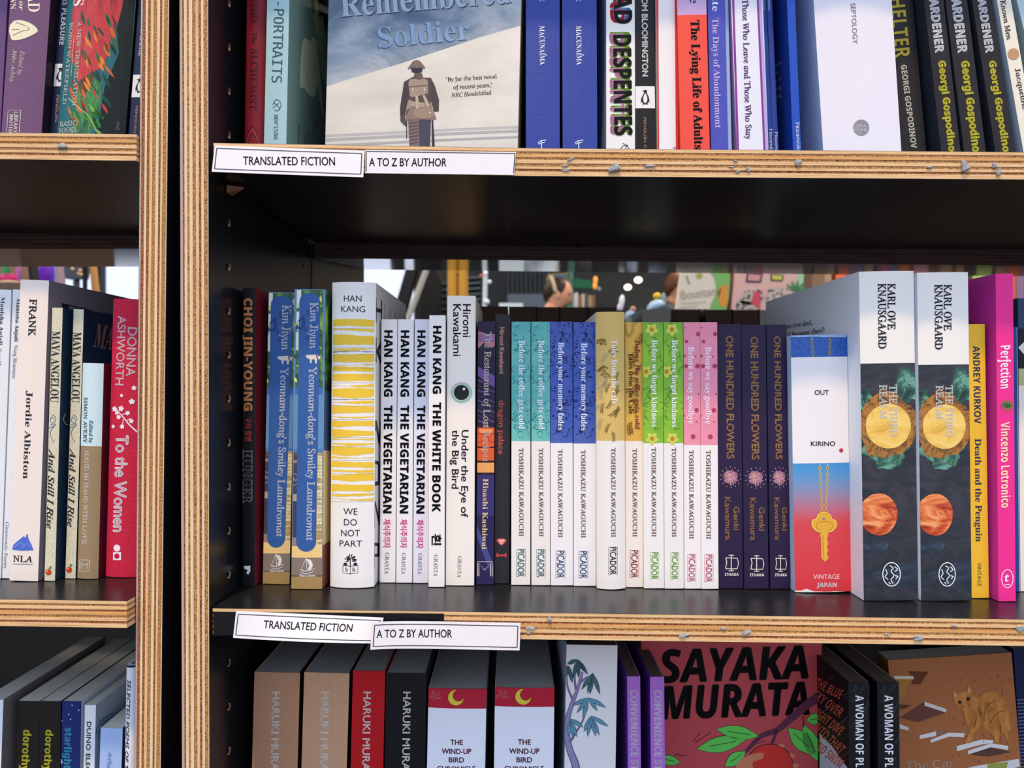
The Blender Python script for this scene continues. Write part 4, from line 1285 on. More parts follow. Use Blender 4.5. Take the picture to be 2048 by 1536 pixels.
for q in (C5((755, 1225), (755, 1065), (775, 1110), (755, 1140)), C5((800, 1225), (815, 1140), (835, 1150), (830, 1215)), C5((880, 1060), (905, 1085), (920, 1020), (935, 1040)), C5((870, 1140), (890, 1070)), C5((875, 960), (890, 985))):
    b.put('side_lettering', d_line(q, .9), '#2a3634', 2, 'R')
b.done()

# face-out war novel
noisemat('storm_sky', [(.3, '#3c5068'), (.42, '#5e7388'), (.55, '#98a2aa'), (.64, '#b4b8ba'), (.74, '#5f7c98')], scale=(14, 14, 22), detail=6, rough=.42, dist=.6)
noisemat('pale_shore_sunlit', [(.35, '#d0c8b8'), (.6, '#e6dfce'), (.75, '#efe6d0')], scale=(8, 8, 26), detail=6, rough=.42)
b = top('face-out paperback of a soldier seen from behind under a stormy sky', (656, 1044, 0), (650.5, 1035.5, 293), spine='storm_sky', D=.027, Y=.5275, yaw=-.095, H=.204, right='#cdbd9a', name='paperback_book')
C7 = lambda *p: cx(650, 0, 4.995, *p)
b.put('cover_artwork', d_poly([(648, 175), (700, 158), (800, 128), (900, 95), (960, 75), (1046, 50), (1046, 300), (648, 300)]), 'pale_shore_sunlit', 1)  # printed shore; slanting top edge painted along the uppermost board's cast shadow
for v0, v1, c in ((258, 263, '#bdb9b2'), (266, 272, '#b2b0ab'), (278, 283, '#aeaca6')):
    b.put('cover_artwork', d_line(wig([(650, v0 + 14), (780, v0 + 8), (900, v0 + 2), (1040, v0 - 4)], 6), v1 - v0), c, 2)
b.T('title_lettering', 'The', 'B', (790, -86), (870, -92), 42, '#3a3c44', 4)
b.T('title_lettering', 'Remembered', 'B', (683, 34), (1022, 6), 47, '#a9b8c6', 4)
b.T('title_lettering', 'Remembered', 'B', (685, 35.5), (1024, 7.5), 47, '#3d4656', 3)
b.T('title_lettering', 'Soldier', 'B', (757, 98), (940, 80), 42, '#3f5878', 3)
b.T('title_lettering', 'Soldier', 'B', (758, 96.5), (941, 78.5), 41, '#98aec4', 4)
b.T('quote_lettering', "'By far the best novel", 'S', (892, 163.5), (994, 157), 8, '#5a5350', 3, bold=.2)
b.T('quote_lettering', "of recent years.'", 'S', (907, 179), (984, 174), 8, '#5a5350', 3, bold=.2)
b.T('quote_lettering', 'NRC Handelsblad', 'I', (903, 195), (983, 189), 8, '#6c6460', 3, bold=.2)
def fig(pts, c, l): b.put('soldier_picture', d_poly(C7(*pts)), c, l)
fig([(790, 820), (870, 775), (1060, 780), (1095, 850), (1140, 1000), (1138, 1115), (1085, 1120), (1085, 1010), (1060, 900), (1050, 1200), (805, 1205), (820, 1020), (800, 1180), (825, 1260), (800, 1260), (755, 1215), (750, 1080), (770, 960)], '#5a4c46', 4)
fig([(805, 1180), (870, 1040), (1060, 1040), (1115, 1190), (1080, 1205), (940, 1195), (820, 1210)], '#8d7768', 5)
fig([(830, 1200), (945, 1195), (945, 1470), (845, 1470)], '#7c6a66', 5)
fig([(940, 1195), (1060, 1200), (1050, 1470), (945, 1470)], '#494652', 5)
for k in range(7): fig([(838 + k * 3, 1230 + k * 34), (930, 1215 + k * 34), (935, 1222 + k * 34), (842, 1244 + k * 34)], '#56484a', 6)
fig([(880, 780), (900, 735), (970, 735), (985, 790), (940, 800)], '#6a584e', 6)
fig([(862, 680), (978, 680), (970, 720), (940, 735), (890, 732), (866, 715)], '#33303a', 6)
fig([(825, 690), (848, 660), (880, 615), (915, 603), (950, 612), (985, 655), (1005, 680), (990, 688), (920, 672), (870, 678), (850, 690)], '#7a6a60', 7)
fig([(835, 830), (850, 795), (1000, 790), (1030, 815), (1030, 935), (990, 950), (870, 975), (850, 965)], '#a68f7a', 6)
fig([(838, 868), (1028, 852), (1028, 862), (838, 878)], '#6c5a4e', 7)
for x in (875, 990): fig([(x, 880), (x + 12, 878), (x + 12, 915), (x, 917)], '#d0c0a8', 8)
fig([(810, 1010), (865, 1000), (865, 1070), (815, 1110)], '#a68f7a', 5)
fig([(860, 1015), (1000, 1030), (1000, 1075), (860, 1065)], '#b09a84', 6)
fig([(905, 960), (930, 960), (945, 1095), (912, 1095)], '#bfab94', 7); fig([(975, 955), (1000, 955), (1050, 1060), (1020, 1075)], '#bfab94', 7)
fig([(885, 1130), (900, 1095), (1040, 1070), (1085, 1100), (1090, 1160), (1050, 1190), (960, 1190), (900, 1175)], '#a08872', 7)
fig([(1040, 1125), (1056, 1120), (1060, 1134), (1046, 1138)], '#d8cbb4', 8)
fig([(812, 1210), (822, 1210), (822, 1385), (814, 1385)], '#34303a', 6)
fig([(1066, 1205), (1082, 1205), (1098, 1465), (1070, 1465)], '#34303a', 6)
fig([(800, 830), (850, 800), (850, 960), (830, 1010), (800, 1150), (755, 1150), (765, 980)], '#473c3e', 5)
fig([(1050, 800), (1100, 860), (1138, 1000), (1138, 1110), (1090, 1110), (1050, 990)], '#4f4340', 5)
b.done()

noisemat('cloth_blue', [(.3, '#24368a'), (.7, '#31469e')], scale=(600, 600, 2200), detail=2, rough=.5, bump=.3)
for d, lab in ((0, 'left'), (75, 'right')):
    T = ((1053, 1118, 0), (1052, 1119.5, 297))
    b = top(f'dark blue book with white lettering and tree mark, {lab} copy of the pair', (1053 + d * .95, 1118 + d, 0), (1052 + d * .98, 1119.5 + d, 297), tmpl=T, spine='cloth_blue', left='#1c2a66', group='dark blue books with white tree marks', Y=.522, bulge=.0006)
    b.T('title_lettering', 'MACUNAIMA', 'B', (1079, 53), (1080, 131), 9.5, '#e6e8f0', 3)
    b.put('title_lettering', d_line([(1091, 109), (1093.5, 112.5)], 1.6), '#e6e8f0', 3)
    b.T('author_lettering', 'ANDRADE', 'B', (1079, -60), (1079.5, 4), 9, '#d2d6e6', 3)
    for p in ([(1083, 300), (1083, 281)], [(1076, 287), (1082, 282), (1092, 281)], [(1077, 289), (1083, 287), (1090, 285)]): b.put('publisher_mark', d_line(p, 1.8), '#dfe4f0', 3)
    b.done()
b = top('cream paperback with green and pink block letters', (1213, 1269.5, 0), (1212.5, 1270, 298), spine='#efebe0', left='#bcd2e8')
for tx, v0, v1, g, p in (('DEAD', -62, 48, '#68b8e0', '#d8324a'), ('DESPENTES', 71, 271, '#8fc043', '#e39ac4')):
    for k in range(5):
        b.T('title_lettering', tx, 'b', (1224.5 - k * 1.1, v0 - k * 1.4), (1227 - k * 1.1, v1 - k * 1.4), 37, p if k > 2 and False else g, 3, bold=.8)
    b.T('title_lettering', tx, 'b', (1219, v0 - 2), (1221, v1 - 2), 28, p, 4, bold=.8)
    b.T('title_lettering', tx, 'b', (1226.5, v0), (1229, v1), 35, '#25211f', 5, bold=.7)
for p in ([(1240, 300), (1246, 292), (1256, 291)], [(1250, 300), (1254, 290)], [(1245, 287), (1250, 289), (1255, 293), (1258, 299)]): b.put('publisher_mark', d_line(wig(p, 3), 1.2), '#3a3836', 3)
b.done()
def penguin(b, u, v, s, m='#25272c', l=5):
    q = lambda *p: [(u + x * s, v + y * s) for x, y in p]
    b.put('penguin_mark', d_poly(wig(q((-1.5, -14.5), (2, -15), (4, -12), (3.6, -8), (6.5, -3), (8, 4), (6.5, 9), (4.5, 13), (-4, 13), (-6.5, 9), (-7.5, 4), (-5.5, -3), (-2.6, -8), (-3, -12)), 3)), m, l)
    b.put('penguin_mark', d_poly(wig(q((.5, -8), (3.2, -3), (4.4, 4), (2.6, 10.8), (-2.4, 10.8), (-4, 4), (-3, -3)), 3)), '#eeeae2', l + 1)
    b.put('penguin_mark', d_poly(q((-2, -14.2), (-6.5, -12.6), (-2.4, -11.6))), m, l)
    for sx in (-1, 1):
        b.put('penguin_mark', d_leaf(u + sx * 5.2 * s, v - 3 * s, 15 * s, 3 * s, math.pi / 2 - sx * .22), m, l + 2)
        b.put('penguin_mark', d_poly(q((sx * 6, 15), (sx * 4, 13), (sx * 1, 13), (sx * 1, 15))), m, l)
b = top('black paperback with a white penguin block', (1270.5, 1307, 0), (1271, 1311, 298), spine='#1c1b1c')
E = b.e
b.T('title_lettering', 'PEOPLE FROM BLOOMINGTON', 's', (1283, -82), (1284.5, 153), 11, '#efece6', 3, bold=.5)
b.put('white_block', d_poly([E(0, 173), E(1, 173), E(1, 217), E(0, 217)]), '#eeeae2', 3)
penguin(b, 1290, 195, .98)
b.T('publisher_mark', 'PENGUIN CLASSICS', 's', (1287, 235), (1288, 340), 5, '#b98a5a', 3)
b.done()
b = top('white spine edged in red, just left of the coral book', (1312, 1354, 0), (1316, 1357, 298), spine='#d9382e', left='#e8dfd6', Y=.522)
E = b.e
b.put('white_panel', d_poly([E(.13, -120), E(.9, -120), E(.86, 345), E(.05, 345)]), '#efe9e4', 1)
b.T('publisher_mark', 'PEIRENE', 'S', (1345, 294), (1345.5, 330), 6, '#3a3836', 3)
b.done()
b = top('coral paperback with black lettering and a lilac top', (1355.5, 1411, 0), (1361, 1419.5, 298), spine='#f0523f', zones=('#f0523f', [(30, '#c7a6cc')]), left='#d83c30', Y=.518, rough=.3)
b.T('title_lettering', 'The Lying Life of Adults', 'B', (1381, 41), (1389, 299), 17, '#1f1a1c', 3, bold=.3)
b.T('author_lettering', 'Ferrante', 'B', (1378, -100), (1380, 7), 17, '#1f1a1c', 3)
b.done()
b = top('violet paperback with lilac lettering right of the coral book', (1414.5, 1449.5, 0), (1422, 1456.5, 298), spine='#4f53b0', left='#3b3f92', Y=.52, bulge=.0008)
b.T('author_lettering', 'Ferrante', 'B', (1423.5, -75), (1424, 24), 13.5, '#e6e2f2', 3)
b.T('title_lettering', 'The Days of Abandonment', 'B', (1424, 38), (1430, 257), 12, '#c3b0dc', 3)
b.done()
b = top('thin pale blue spine between two violet books', (1450, 1456, 0), (1456.5, 1463.5, 298), spine='#a9bfe6', Y=.5225); b.put('white_line', d_line([(1456, -100), (1465, 300)], 1.4), '#e6ecf6', 2); b.done()
b = top('white paperback with purple lettering and purple edge lines', (1464, 1523, 0), (1473.5, 1537, 298), spine='#e7e5ea', left='#9f84b4', right='#b2a6d2', Y=.5185, bulge=.0008)
E = b.e
for f0, f1, m in ((0, .07, '#8c3a8e'), (.83, .90, '#8c3a8e'), (.90, 1, '#b3a8d6')): b.put('edge_stripes', d_poly([E(f0, -120), E(f1, -120), E(f1, 345), E(f0, 345)]), m, 1)
b.T('title_lettering', 'Those Who Leave and Those Who Stay', 'S', (1483.5, 0), (1491, 278), 11.5, '#7a4a86', 3, bold=.3)
b.done()
for i, (a, c, lab) in enumerate((((1524, 1532, 0), (1538, 1546, 298), 'left'), ((1532.5, 1545, 0), (1546.5, 1557, 298), 'right'))):
    b = top(f'thin deep blue spine, {lab} one of two squeezed beside the white and purple book', a, c, spine='#27408c', left='#1c3072', Y=.524)
    b.T('author_lettering', 'Fosse', 'S', ((1523.5, -8), (1535, -8))[i], ((1525, 22), (1536.5, 22))[i], 5.5, '#b6c4e6', 3)
    b.T('publisher_mark', 'Fitzcarraldo Editions', 'S', ((1538.5, 258), (1549.5, 264))[i], ((1541, 350), (1552, 356))[i], 6, '#dfe4f0', 3)
    b.done()
b = top('bright deep blue book with small white words on its broad left side', (1574.5, 1589, 0), (1586, 1602, 298), spine='#2450b4', left='#1a3c98', Y=.516)
for k, (t_, v) in enumerate((('time', 132), ('be', 150), ('iss at', 163), ('ing', 180), ('ong', 196))):
    b.T('side_lettering', t_, 'I', (1546 + k * 1.2, v + 5), (1564 - 4 * (k == 1), v - 5), 7, '#b9c9ec', 2, 'L')
for k, v in enumerate((30, 76, 106)): b.T('side_lettering', 's', 'I', (1541 + k, v), (1545 + k, v - 2), 8, '#b9c9ec', 2, 'L')
b.T('publisher_mark', 'Fitzcarraldo Editions', 'S', (1591, 245), (1596, 345), 7, '#e6ebf4', 3)
b.done()
b = top('wide white paperback with a grey round mark', (1632, 1777.5, 0), (1646, 1802, 300), spine='#e9e4e8', left='#bdd2e6', Y=.519, bulge=.0018)
b.T('title_lettering', 'SEPTOLOGY', 's', (1698.5, 9.5), (1703.5, 90), 9.5, '#77727a', 3)
b.put('publisher_mark', d_disc(1720, 257, 16), '#8f8c90', 3)
for t_, v, a in (('GIRA-', 256, 1706), ('MOND', 264, 1706), ('O', 271, 1714)): b.T('publisher_mark', t_, 's', (a, v), (1734 if t_ != 'O' else 1720, v + .4), 5.5 if t_ != 'O' else 4.5, '#e9e4e8', 4, bold=.2)
b.done()
b = top('black paperback with gold capitals and cream author name', (1778, 1821.5, 0), (1802, 1852, 302), spine='#231e1c', right='#15110f', Y=.53)
b.T('title_lettering', 'SHELTER', 'b', (1776, -22), (1790, 117), 30, '#b39a28', 3)
b.T('author_lettering', 'GEORGI GOSPODINOV', 'b', (1801, 131), (1822, 297), 11, '#ece4cc', 3, bold=.2)
b.done()
T = ((1848.5, 1886, 0), (1882, 1920.5, 302))
for i, (a, c, lab) in enumerate(((*T, 'leftmost of the three copies'), ((1892, 1932, 0), (1928, 1971, 303), 'middle of the three copies'), ((1946, 1980, 0), (1990, 2029, 303), 'rightmost of the three copies'))):
    b = top('black leaning paperback with white and yellow lettering, ' + lab, a, c, tmpl=T, spine='#241f1e', left='#2c3038', right='#141110', Y=.521, group='black leaning paperbacks')
    b.T('title_lettering', 'GARDENER', 'b', (1856, -16), (1870.5, 106), 17, '#f0f0f0', 3, bold=.6)
    b.T('author_lettering', 'Georgi Gospodinov', 'b', (1876, 123), (1898.5, 316), 14, '#e9dc3c', 3, bold=.5)
    b.done()
b = top('cream leaning paperback with a round tan dot, its grey blue side showing', (1996, 2018, 0), (2046, 2074, 302), spine='#ece3cc', left='#a9bac8', Y=.519, group=None)
b.T('title_lettering', 'Known Men', 'S', (2000, 2), (2013, 80), 10, '#55504a', 3, bold=.3)
b.T('title_lettering', 'Un', 'S', (1996, -30), (1999, -5), 10, '#55504a', 3)
b.put('tan_dot', d_disc(2026.5, 108.5, 11.5), '#c09468', 3)
b.T('author_lettering', 'Jacqueline', 'S', (2029, 138), (2045, 220), 10, '#55504a', 3, bold=.3)
b.done()
b = top('pale blue leaning paperback in the top right corner', (2034, 2062, 0), (2106, 2138, 302), spine='#b7ccd2', left='#8fa6ae', Y=.52); b.done()

# ------------------------------------------------------------------ books: left bookcase, upper shelf
LT = dict(row='LT', Y=.52)
b = top('purple spine cut off by the left edge, upper left shelf', (-26, 14, 0), (-42, 1, 258), spine='#6c4c78', **LT); b.done()
b = top('purple cloth hardback with a cream ghost figure on the upper left shelf', (20, 102, 0), (3, 83.5, 265), spine='cloth_purple', right='#2c1a26', hard=True, H=.2, row='LT', Y=.512, bulge=.002)
C1 = lambda *p: cx(0, 0, 4.267, *p)
b.T('title_lettering', 'DEAD', 'B', (59, -48), (60.5, 27), 22, '#e9dfc0', 3)
b.T('title_lettering', 'or', 'Z', (42, 5), (41, 24), 11, '#e9dfc0', 3)
b.T('title_lettering', 'UNKNOWN', 'B', (22, -70), (22, 20), 12, '#e9dfc0', 3)
b.put('ghost_picture', d_poly(wig(C1((130, 185), (200, 185), (285, 215), (335, 265), (310, 300), (230, 340), (160, 352), (110, 345), (95, 310), (80, 265), (90, 215)), 3)), '#ece3bc', 3)
for p in (C1((150, 200), (240, 235)), C1((110, 260), (180, 262)), C1((120, 310), (230, 270)), C1((250, 240), (270, 262), (240, 275))): b.put('ghost_picture', d_line(p, 1.1), '#6b4a70', 4)
b.T('author_lettering', 'Edited by', 'I', (45, 104), (39, 152), 8.5, '#e3dcc6', 3, bold=.2)
b.T('author_lettering', 'Mike Ashley', 'I', (29, 102), (23, 166), 8.5, '#e3dcc6', 3, bold=.2)
b.put('publisher_mark', d_line([(15, 275), (19, 222), (46, 223), (42, 275)], 1.1), '#e3dcc6', 3)
b.T('publisher_mark', 'LIBRARY', 's', (33, 226), (30, 268), 8, '#e3dcc6', 3); b.T('publisher_mark', 'BRITISH', 's', (23, 231), (20, 272), 7, '#e3dcc6', 3)
b.done()
TP = ((118, 146, 0), (98, 128, 265))
def pleasure(b, pu):
    E = lambda f, v: (118 + 28 * f - (20 - 2 * 0) * v / 265 + 2 * f * v / 265, v)
    b.T('title_lettering', 'YOUTH IS PLEASURE', 'b', E(.30, -60), E(.28, 90), 10.5, '#e9eaf0', 3, bold=.2)
    b.put('white_block', d_poly([E(0, 128), E(1.0, 128), E(1.0, 173), E(0, 173)]), '#eeeae2', 3)
    penguin(b, E(.52, 150)[0], 150, .95)
    b.T('publisher_mark', 'PENGUIN', 's', E(.36, 190), E(.36, 244), 5, '#c98a6a', 3)
    b.done()
b = top('navy paperback with a penguin block half hidden left of the red and green jacket', (118.5, 137.5, 0), (100.5, 115, 265), spine='#1e2c48', row='LT', Y=.5205, group='navy paperbacks with a penguin block'); pleasure(b, 0)
b = top('navy paperback with a penguin block against the upright, right of the red and green jacket', (277, 304, 22), (256, 285, 287), tmpl=TP, spine='#1e2c48', row='LT', Y=.5195, group='navy paperbacks with a penguin block'); pleasure(b, 0)
noisemat('jungle', [(.28, '#17301f'), (.4, '#2f6a52'), (.5, '#4f8a58'), (.58, '#c2542c'), (.68, '#d8402e'), (.8, '#e39a3e')], scale=(45, 30, 22), detail=5, rough=.28, dist=2.2)
noisemat('jungle_red', [(.3, '#6e1a1c'), (.42, '#b3282c'), (.52, '#d23a36'), (.6, '#a8303a'), (.72, '#e06a38')], scale=(300, 60, 40), detail=4, rough=.28, dist=.5)
noisemat('jungle_green', [(.34, '#17402c'), (.46, '#2f6e3c'), (.55, '#4f9040'), (.64, '#24584a')], scale=(240, 60, 60), detail=4, rough=.28, dist=.8)
b = top('fat hardback with a red, orange and green jungle jacket', (138, 271, 0), (115, 251.5, 265), spine='#2c6a70', right='#161618', hard=True, H=.2, row='LT', Y=.518, bulge=.006)
E = b.e
r = random.Random(6)
b.put('jacket_art_and_shade', d_poly([E(.55, -130), E(1, -130), E(1, 345), E(.5, 345), E(.66, 250), E(.7, 180), E(.85, 110)]), '#14201c', 1)  # dark right flank: shade of the rounded spine painted in
b.put('jacket_art_and_shade', d_poly(wig([E(.1, 20), E(.25, -30), E(.6, -90), E(.85, -20), E(.8, 60), E(.7, 120), E(.55, 160), E(.4, 200), E(.25, 150), E(.1, 110)], 4)), 'jungle_red', 2)
b.put('jacket_art_and_shade', d_poly(wig([E(.3, 170), E(.6, 150), E(.66, 200), E(.6, 250), E(.45, 330), E(.2, 330), E(.3, 240)], 4)), 'jungle_green', 2)
for i in range(60):
    f, v = .12 + .6 * r.random(), 25 + i * 3.6
    u, v = E(f * (1 if v < 150 else .9) + .05, v)
    b.put('jacket_art_and_shade', d_leaf(u, v, r.uniform(20, 38), r.uniform(3.5, 7.5), 1.15 + r.uniform(-.25, .25)), r.choice(('#c83a30', '#d9622e', '#1f5640', '#2b6b3c', '#e08a34', '#1d4a3c')), 3)
for i in range(12):
    u, v = E(r.uniform(.15, .6), r.uniform(200, 262))
    b.put('jacket_art_and_shade', d_leaf(u, v, r.uniform(18, 34), r.uniform(5, 9), r.uniform(.2, 1.3)), r.choice(('#3f8a34', '#2c6b2f', '#7bb04a')), 3)
b.put('jacket_art_and_shade', d_line(wig([(143, 200), (165, 220), (185, 236), (200, 262)], 5), 1.3), '#c6d86a', 4)
b.T('title_lettering', 'S', 'B', (153, 3), (152, 17), 23, '#eceae2', 6)
b.T('author_lettering', 'A NEW TRANSLATION', 'S', (164, 49), (153, 217), 8.5, '#e6e6da', 6, bold=.2)
b.T('author_lettering', 'ROBIN WATERFIELD', 'S', (144, 49), (129, 211), 8.5, '#e6e6da', 6, bold=.2)
b.put('title_lettering', d_line([(155, 78), (149, 158)], .9), '#cfd07a', 6)
b.T('publisher_mark', 'BASIC', 'S', (122, 255), (163, 256.5), 9.5, '#e6e6da', 6, bold=.2)
b.T('publisher_mark', 'BOOKS', 'S', (120, 268), (163, 269.5), 9.5, '#e6e6da', 6, bold=.2)
b.T('title_lettering', 'R', 'S', (236, 262), (242, 262.5), 16, '#6d6f6a', 6)
b.done()

# ------------------------------------------------------------------ books: left bookcase, middle shelf
def lm(label, a, c, **k): return Book(label, a, c, row='LM', **k)
TM = ((28, 50, 581), (4, 30, 1158))
for a, c, lab in (((-14, 24, 581), (-34, 1.5, 1158), 'cut off by the left edge'), (*TM, 'beside the thick cream book')):
    b = lm('white slim poetry paperback ' + lab, a, c, spine='#e3e4e4', right='#c9ccc6', group='white poetry paperbacks')
    d = 0 if a[0] > 0 else -30
    f = 0 if d == 0 else 1
    p0, p1 = ((34.5, 597), (29.5, 683)) if not f else ((3, 594), (-2, 690))
    b.T('author_lettering', 'Manisha Anjali', 'B', p0, p1, 7.5, '#35363a', 3)
    p0, p1 = ((29, 690), (25, 757)) if not f else ((-3, 697), (-6, 764))
    b.T('title_lettering', 'Naag Mountain', 'S', p0, p1, 7.5, '#55565a', 3)
    if not f: b.T('publisher_mark', 'Giramondo Poetry', 'S', (12, 1043), (8, 1136), 6.5, '#55565a', 3)
    b.done()
b = lm('thick cream paperback with a blue mountain mark', (41, 98, 562), (19, 76, 1163.5), spine='#eee0d2', right='#8a8088', D=.165)
b.T('title_lettering', 'FRANK', 'S', (60.5, 598), (57.5, 672), 13.5, '#2a2628', 3, bold=.4)
b.T('author_lettering', 'Jordie Albiston', 'B', (54, 781), (46.5, 957), 12, '#2a2628', 3)
b.put('publisher_mark', d_poly([(25, 1099), (27, 1090), (33, 1084), (40, 1079), (48, 1072), (52, 1075), (54, 1068), (56, 1068), (57, 1075), (60, 1082), (63, 1088), (67, 1098), (68, 1100), (45, 1101)]), '#4f6cc4', 3)
for p in ([(30, 1094), (42, 1084), (50, 1090)], [(45, 1095), (55, 1086), (62, 1094)]): b.put('publisher_mark', d_line(p, 1.3), '#8da2e0', 4)
b.T('publisher_mark', 'NLA', 'S', (27, 1122.5), (65, 1124), 12, '#2a2628', 3, bold=.3)
b.put('publisher_mark', d_line([(26, 1127.5), (66, 1128.5)], .9), '#2a2628', 3)
C8 = lambda *p: cx(0, 420, 6.4, *p)
b.put('side_lettering', d_poly(C8((790, 1190), (1130, 1270), (1200, 1310), (1390, 1330), (1385, 1345), (1240, 1330), (1120, 1290), (880, 1225), (880, 1560), (820, 1560), (820, 1210), (785, 1200))), '#241f28', 2, 'R')
b.put('side_lettering', d_poly(C8((790, 1190), (830, 1200), (830, 1260), (800, 1260))), '#241f28', 2, 'R')
b.done()
TMA = ((105, 125, 617), (89, 110, 1163))
for a, c, lab, k in ((*TMA, 'left', 0), ((147.5, 167.5, 620), (130.5, 151, 1158), 'right', 1)):
    b = lm(f'narrow cream paperback with a red apple and navy side, {lab} copy of the pair', a, c, tmpl=TMA, spine='cloth_cream', right='#14304a', group='narrow cream paperbacks with an apple')
    b.T('author_lettering', 'MAYA ANGELOU', 'B', (104.5, 662), (101, 804), 16, '#26242a', 3)
    for q in ([(104, 830), (112, 834), (108, 846), (101, 842), (104, 834), (109, 838)], [(100, 850), (112, 848), (106, 856), (101, 866), (104, 878), (110, 884)], [(98, 856), (110, 852)]):
        b.put('blue_flourish', d_line(wig(q, 5), 1), '#3f5f8e', 3)
    b.T('title_lettering', 'And Still I Rise', 'I', (98.5, 897), (93.5, 1056), 12, '#2c2c34', 3, bold=.35, shear=.1)
    b.put('apple_picture', d_disc(97.5, 1144, 6), '#c8401e', 3); b.put('apple_picture', d_leaf(98, 1138, 9, 4, -.8), '#5f8a34', 4); b.put('apple_picture', d_disc(95.5, 1142, 1.8), '#f0a884', 4)
    if k == 0:
        b.tmpl = None
        b.put('side_artwork', d_ring(136, 838, 9, 1, 12, a0=.6, a1=4.2), '#c8b47a', 2, 'R')
    else:
        b.tmpl = None
        b.T('side_lettering', 'MAYA', 'B', (186, 693), (252, 706), 46, '#9a8068', 2, 'R')
    b.done()
b = lm('short pale blue and tan hardback with a boxed M', (166, 207.5, 728), (154.5, 196.5, 1158), spine='#9c8461', zones=('#9c8461', [(892, '#cfe6e8')]), right='#6e1d34', hard=True, bulge=.0018, D=.115)
b.T('author_lettering', 'SIMON AVERY', 'S', (170, 795), (168.5, 885), 7.5, '#4b5660', 3, bold=.2)
b.T('author_lettering', 'Edited by', 'I', (182, 840), (181, 885), 7, '#4b5660', 3, bold=.2)
b.T('title_lettering', 'HAND IN HAND WITH LOVE', 'S', (173, 901), (167.5, 1087), 8.5, '#ece6d8', 3, bold=.3)
b.put('publisher_mark', d_line([(161, 1119), (182, 1119), (182, 1141), (160, 1141), (161, 1118)], 1.2), '#ece6d8', 3)
b.T('publisher_mark', 'M', 's', (164, 1136), (179, 1136.5), 12, '#ece6d8', 3, bold=.3)
b.done()
b = lm('red cloth hardback with white blossom branch against the upright', (230.5, 285, 600), (211.5, 273, 1155), spine='cloth_red', hard=True, bulge=.0018, D=.13)
b.T('author_lettering', 'ASHWORTH', 's', (238, 632), (232.5, 770), 17, '#f4e6e8', 3, bold=.25)
b.T('author_lettering', 'DONNA', 's', (259, 655), (255, 752), 17, '#f4e6e8', 3, bold=.25)
b.T('title_lettering', 'To the Women', 's', (235, 870), (228.5, 1062), 24, '#f6eaea', 3, bold=1)
b.put('blossom_branch', d_line(wig([(234, 818), (250, 835), (262, 850), (276, 864)], 4), 2, 3), '#f4e6e8', 3)
for p in ([(246, 830), (258, 825)], [(255, 842), (264, 836)], [(250, 838), (247, 852)]): b.put('blossom_branch', d_line(p, 1.5), '#f4e6e8', 3)
for u, v, q in ((231, 818, 6), (245, 817, 6), (240, 834, 5), (258, 826, 5), (265, 842, 5), (247, 853, 5), (270, 776, 5), (266, 803, 6), (246, 791, 3.5), (228, 853, 4), (236, 826, 4)): b.put('blossom_branch', d_flower(u, v, q, 5, u), '#f6eaea', 4)
b.put('publisher_mark', d_disc(236.5, 1095, 7), '#f6eaea', 3)
b.put('publisher_mark', d_poly([(228.5, 1103), (245, 1103), (245, 1119), (228.5, 1119)]), '#f6eaea', 3); b.put('publisher_mark', d_disc(236.5, 1111, 5.5), '#cc1a3e', 4)
b.done()

# ------------------------------------------------------------------ books: left bookcase, lowest shelf in view
def lb(label, a, c, **k):
    k.setdefault('Y', .515)
    return Book(label, a, c, row='LB', **k)
b = lb('white book at the left edge of the lowest left shelf', (-36, 8, 1401), (-40, 2, 1536), spine='#dfe2e8', right='#77706c', pages='pages', Y=.51); b.done()
TD = ((35, 79, 1404), (32, 77, 1536))
for a, c, lab in ((*TD, 'left'), ((80, 121.5, 1404), (78, 120, 1536), 'right')):
    b = lb(f'black paperback with yellow lower-case lettering, {lab} copy of the pair', a, c, tmpl=TD, spine='#1d1a18', right='#231f1c', group='black paperbacks with yellow lettering')
    b.T('title_lettering', 'dorothy p', 'b', (48, 1459), (42, 1560), 15, '#e3dc3c', 3, bold=.3)
    b.done()
b = lb('navy paperback with tiny white stars and cyan lettering', (124, 163.5, 1404), (122.3, 160.5, 1536), spine='#1b2a66', right='#b9bec4')
b.T('title_lettering', 'starlight', 'b', (131, 1455), (128.5, 1537), 14, '#4ab4cc', 3, bold=.3)
for u, v in ((145, 1410), (138, 1428), (142, 1438), (124, 1441), (158, 1420)): b.put('stars', d_disc(u, v, 1.3, n=6), '#e6ebf4', 3)
b.put('stars', d_flower(121, 1523, 6, 5, .2), '#8db6e6', 3)
b.done()
b = lb('pale paperback with a wheel drawing on its side', (170, 191.5, 1411.5), (167, 189, 1536), spine='#dfe4e6', right='#9aa3a6')
b.T('title_lettering', 'DUINO ELEGIES', 's', (174.5, 1443), (171, 1566), 8.5, '#2c2e32', 3, bold=.2)
for k_ in (0, 6): b.put('side_artwork', d_ring(236, 1480, 46 - k_, 1.8, 54 - k_, a0=3.2, a1=5.4), '#2c6470', 2, 'R')
for k_ in range(6): b.put('side_artwork', d_line([(198 + k_ * 8, 1436 - k_ * 2), (205 + k_ * 7, 1462 - k_ * 2)], 1), '#2c6470', 2, 'R')
b.done()
b = lb('short light blue paperback with italic lettering', (201, 246, 1458), (199, 243, 1536), spine='#a3bce6', right='#1a2140', Y=.51)
b.T('author_lettering', 'Arthur', 'I', (217, 1501), (214, 1541), 9, '#5a6c94', 3); b.done()
b = lb('white book against the upright with a dark cap on top', (255.5, 273, 1330), (250, 272, 1536), spine='#e6eaf0', hard=True, bulge=.002, Y=.505)
b.T('title_lettering', 'SELECTED POEMS OF TA', 's', (256.5, 1358), (250.5, 1548), 8, '#2c2e32', 3, bold=.2, shear=.15)
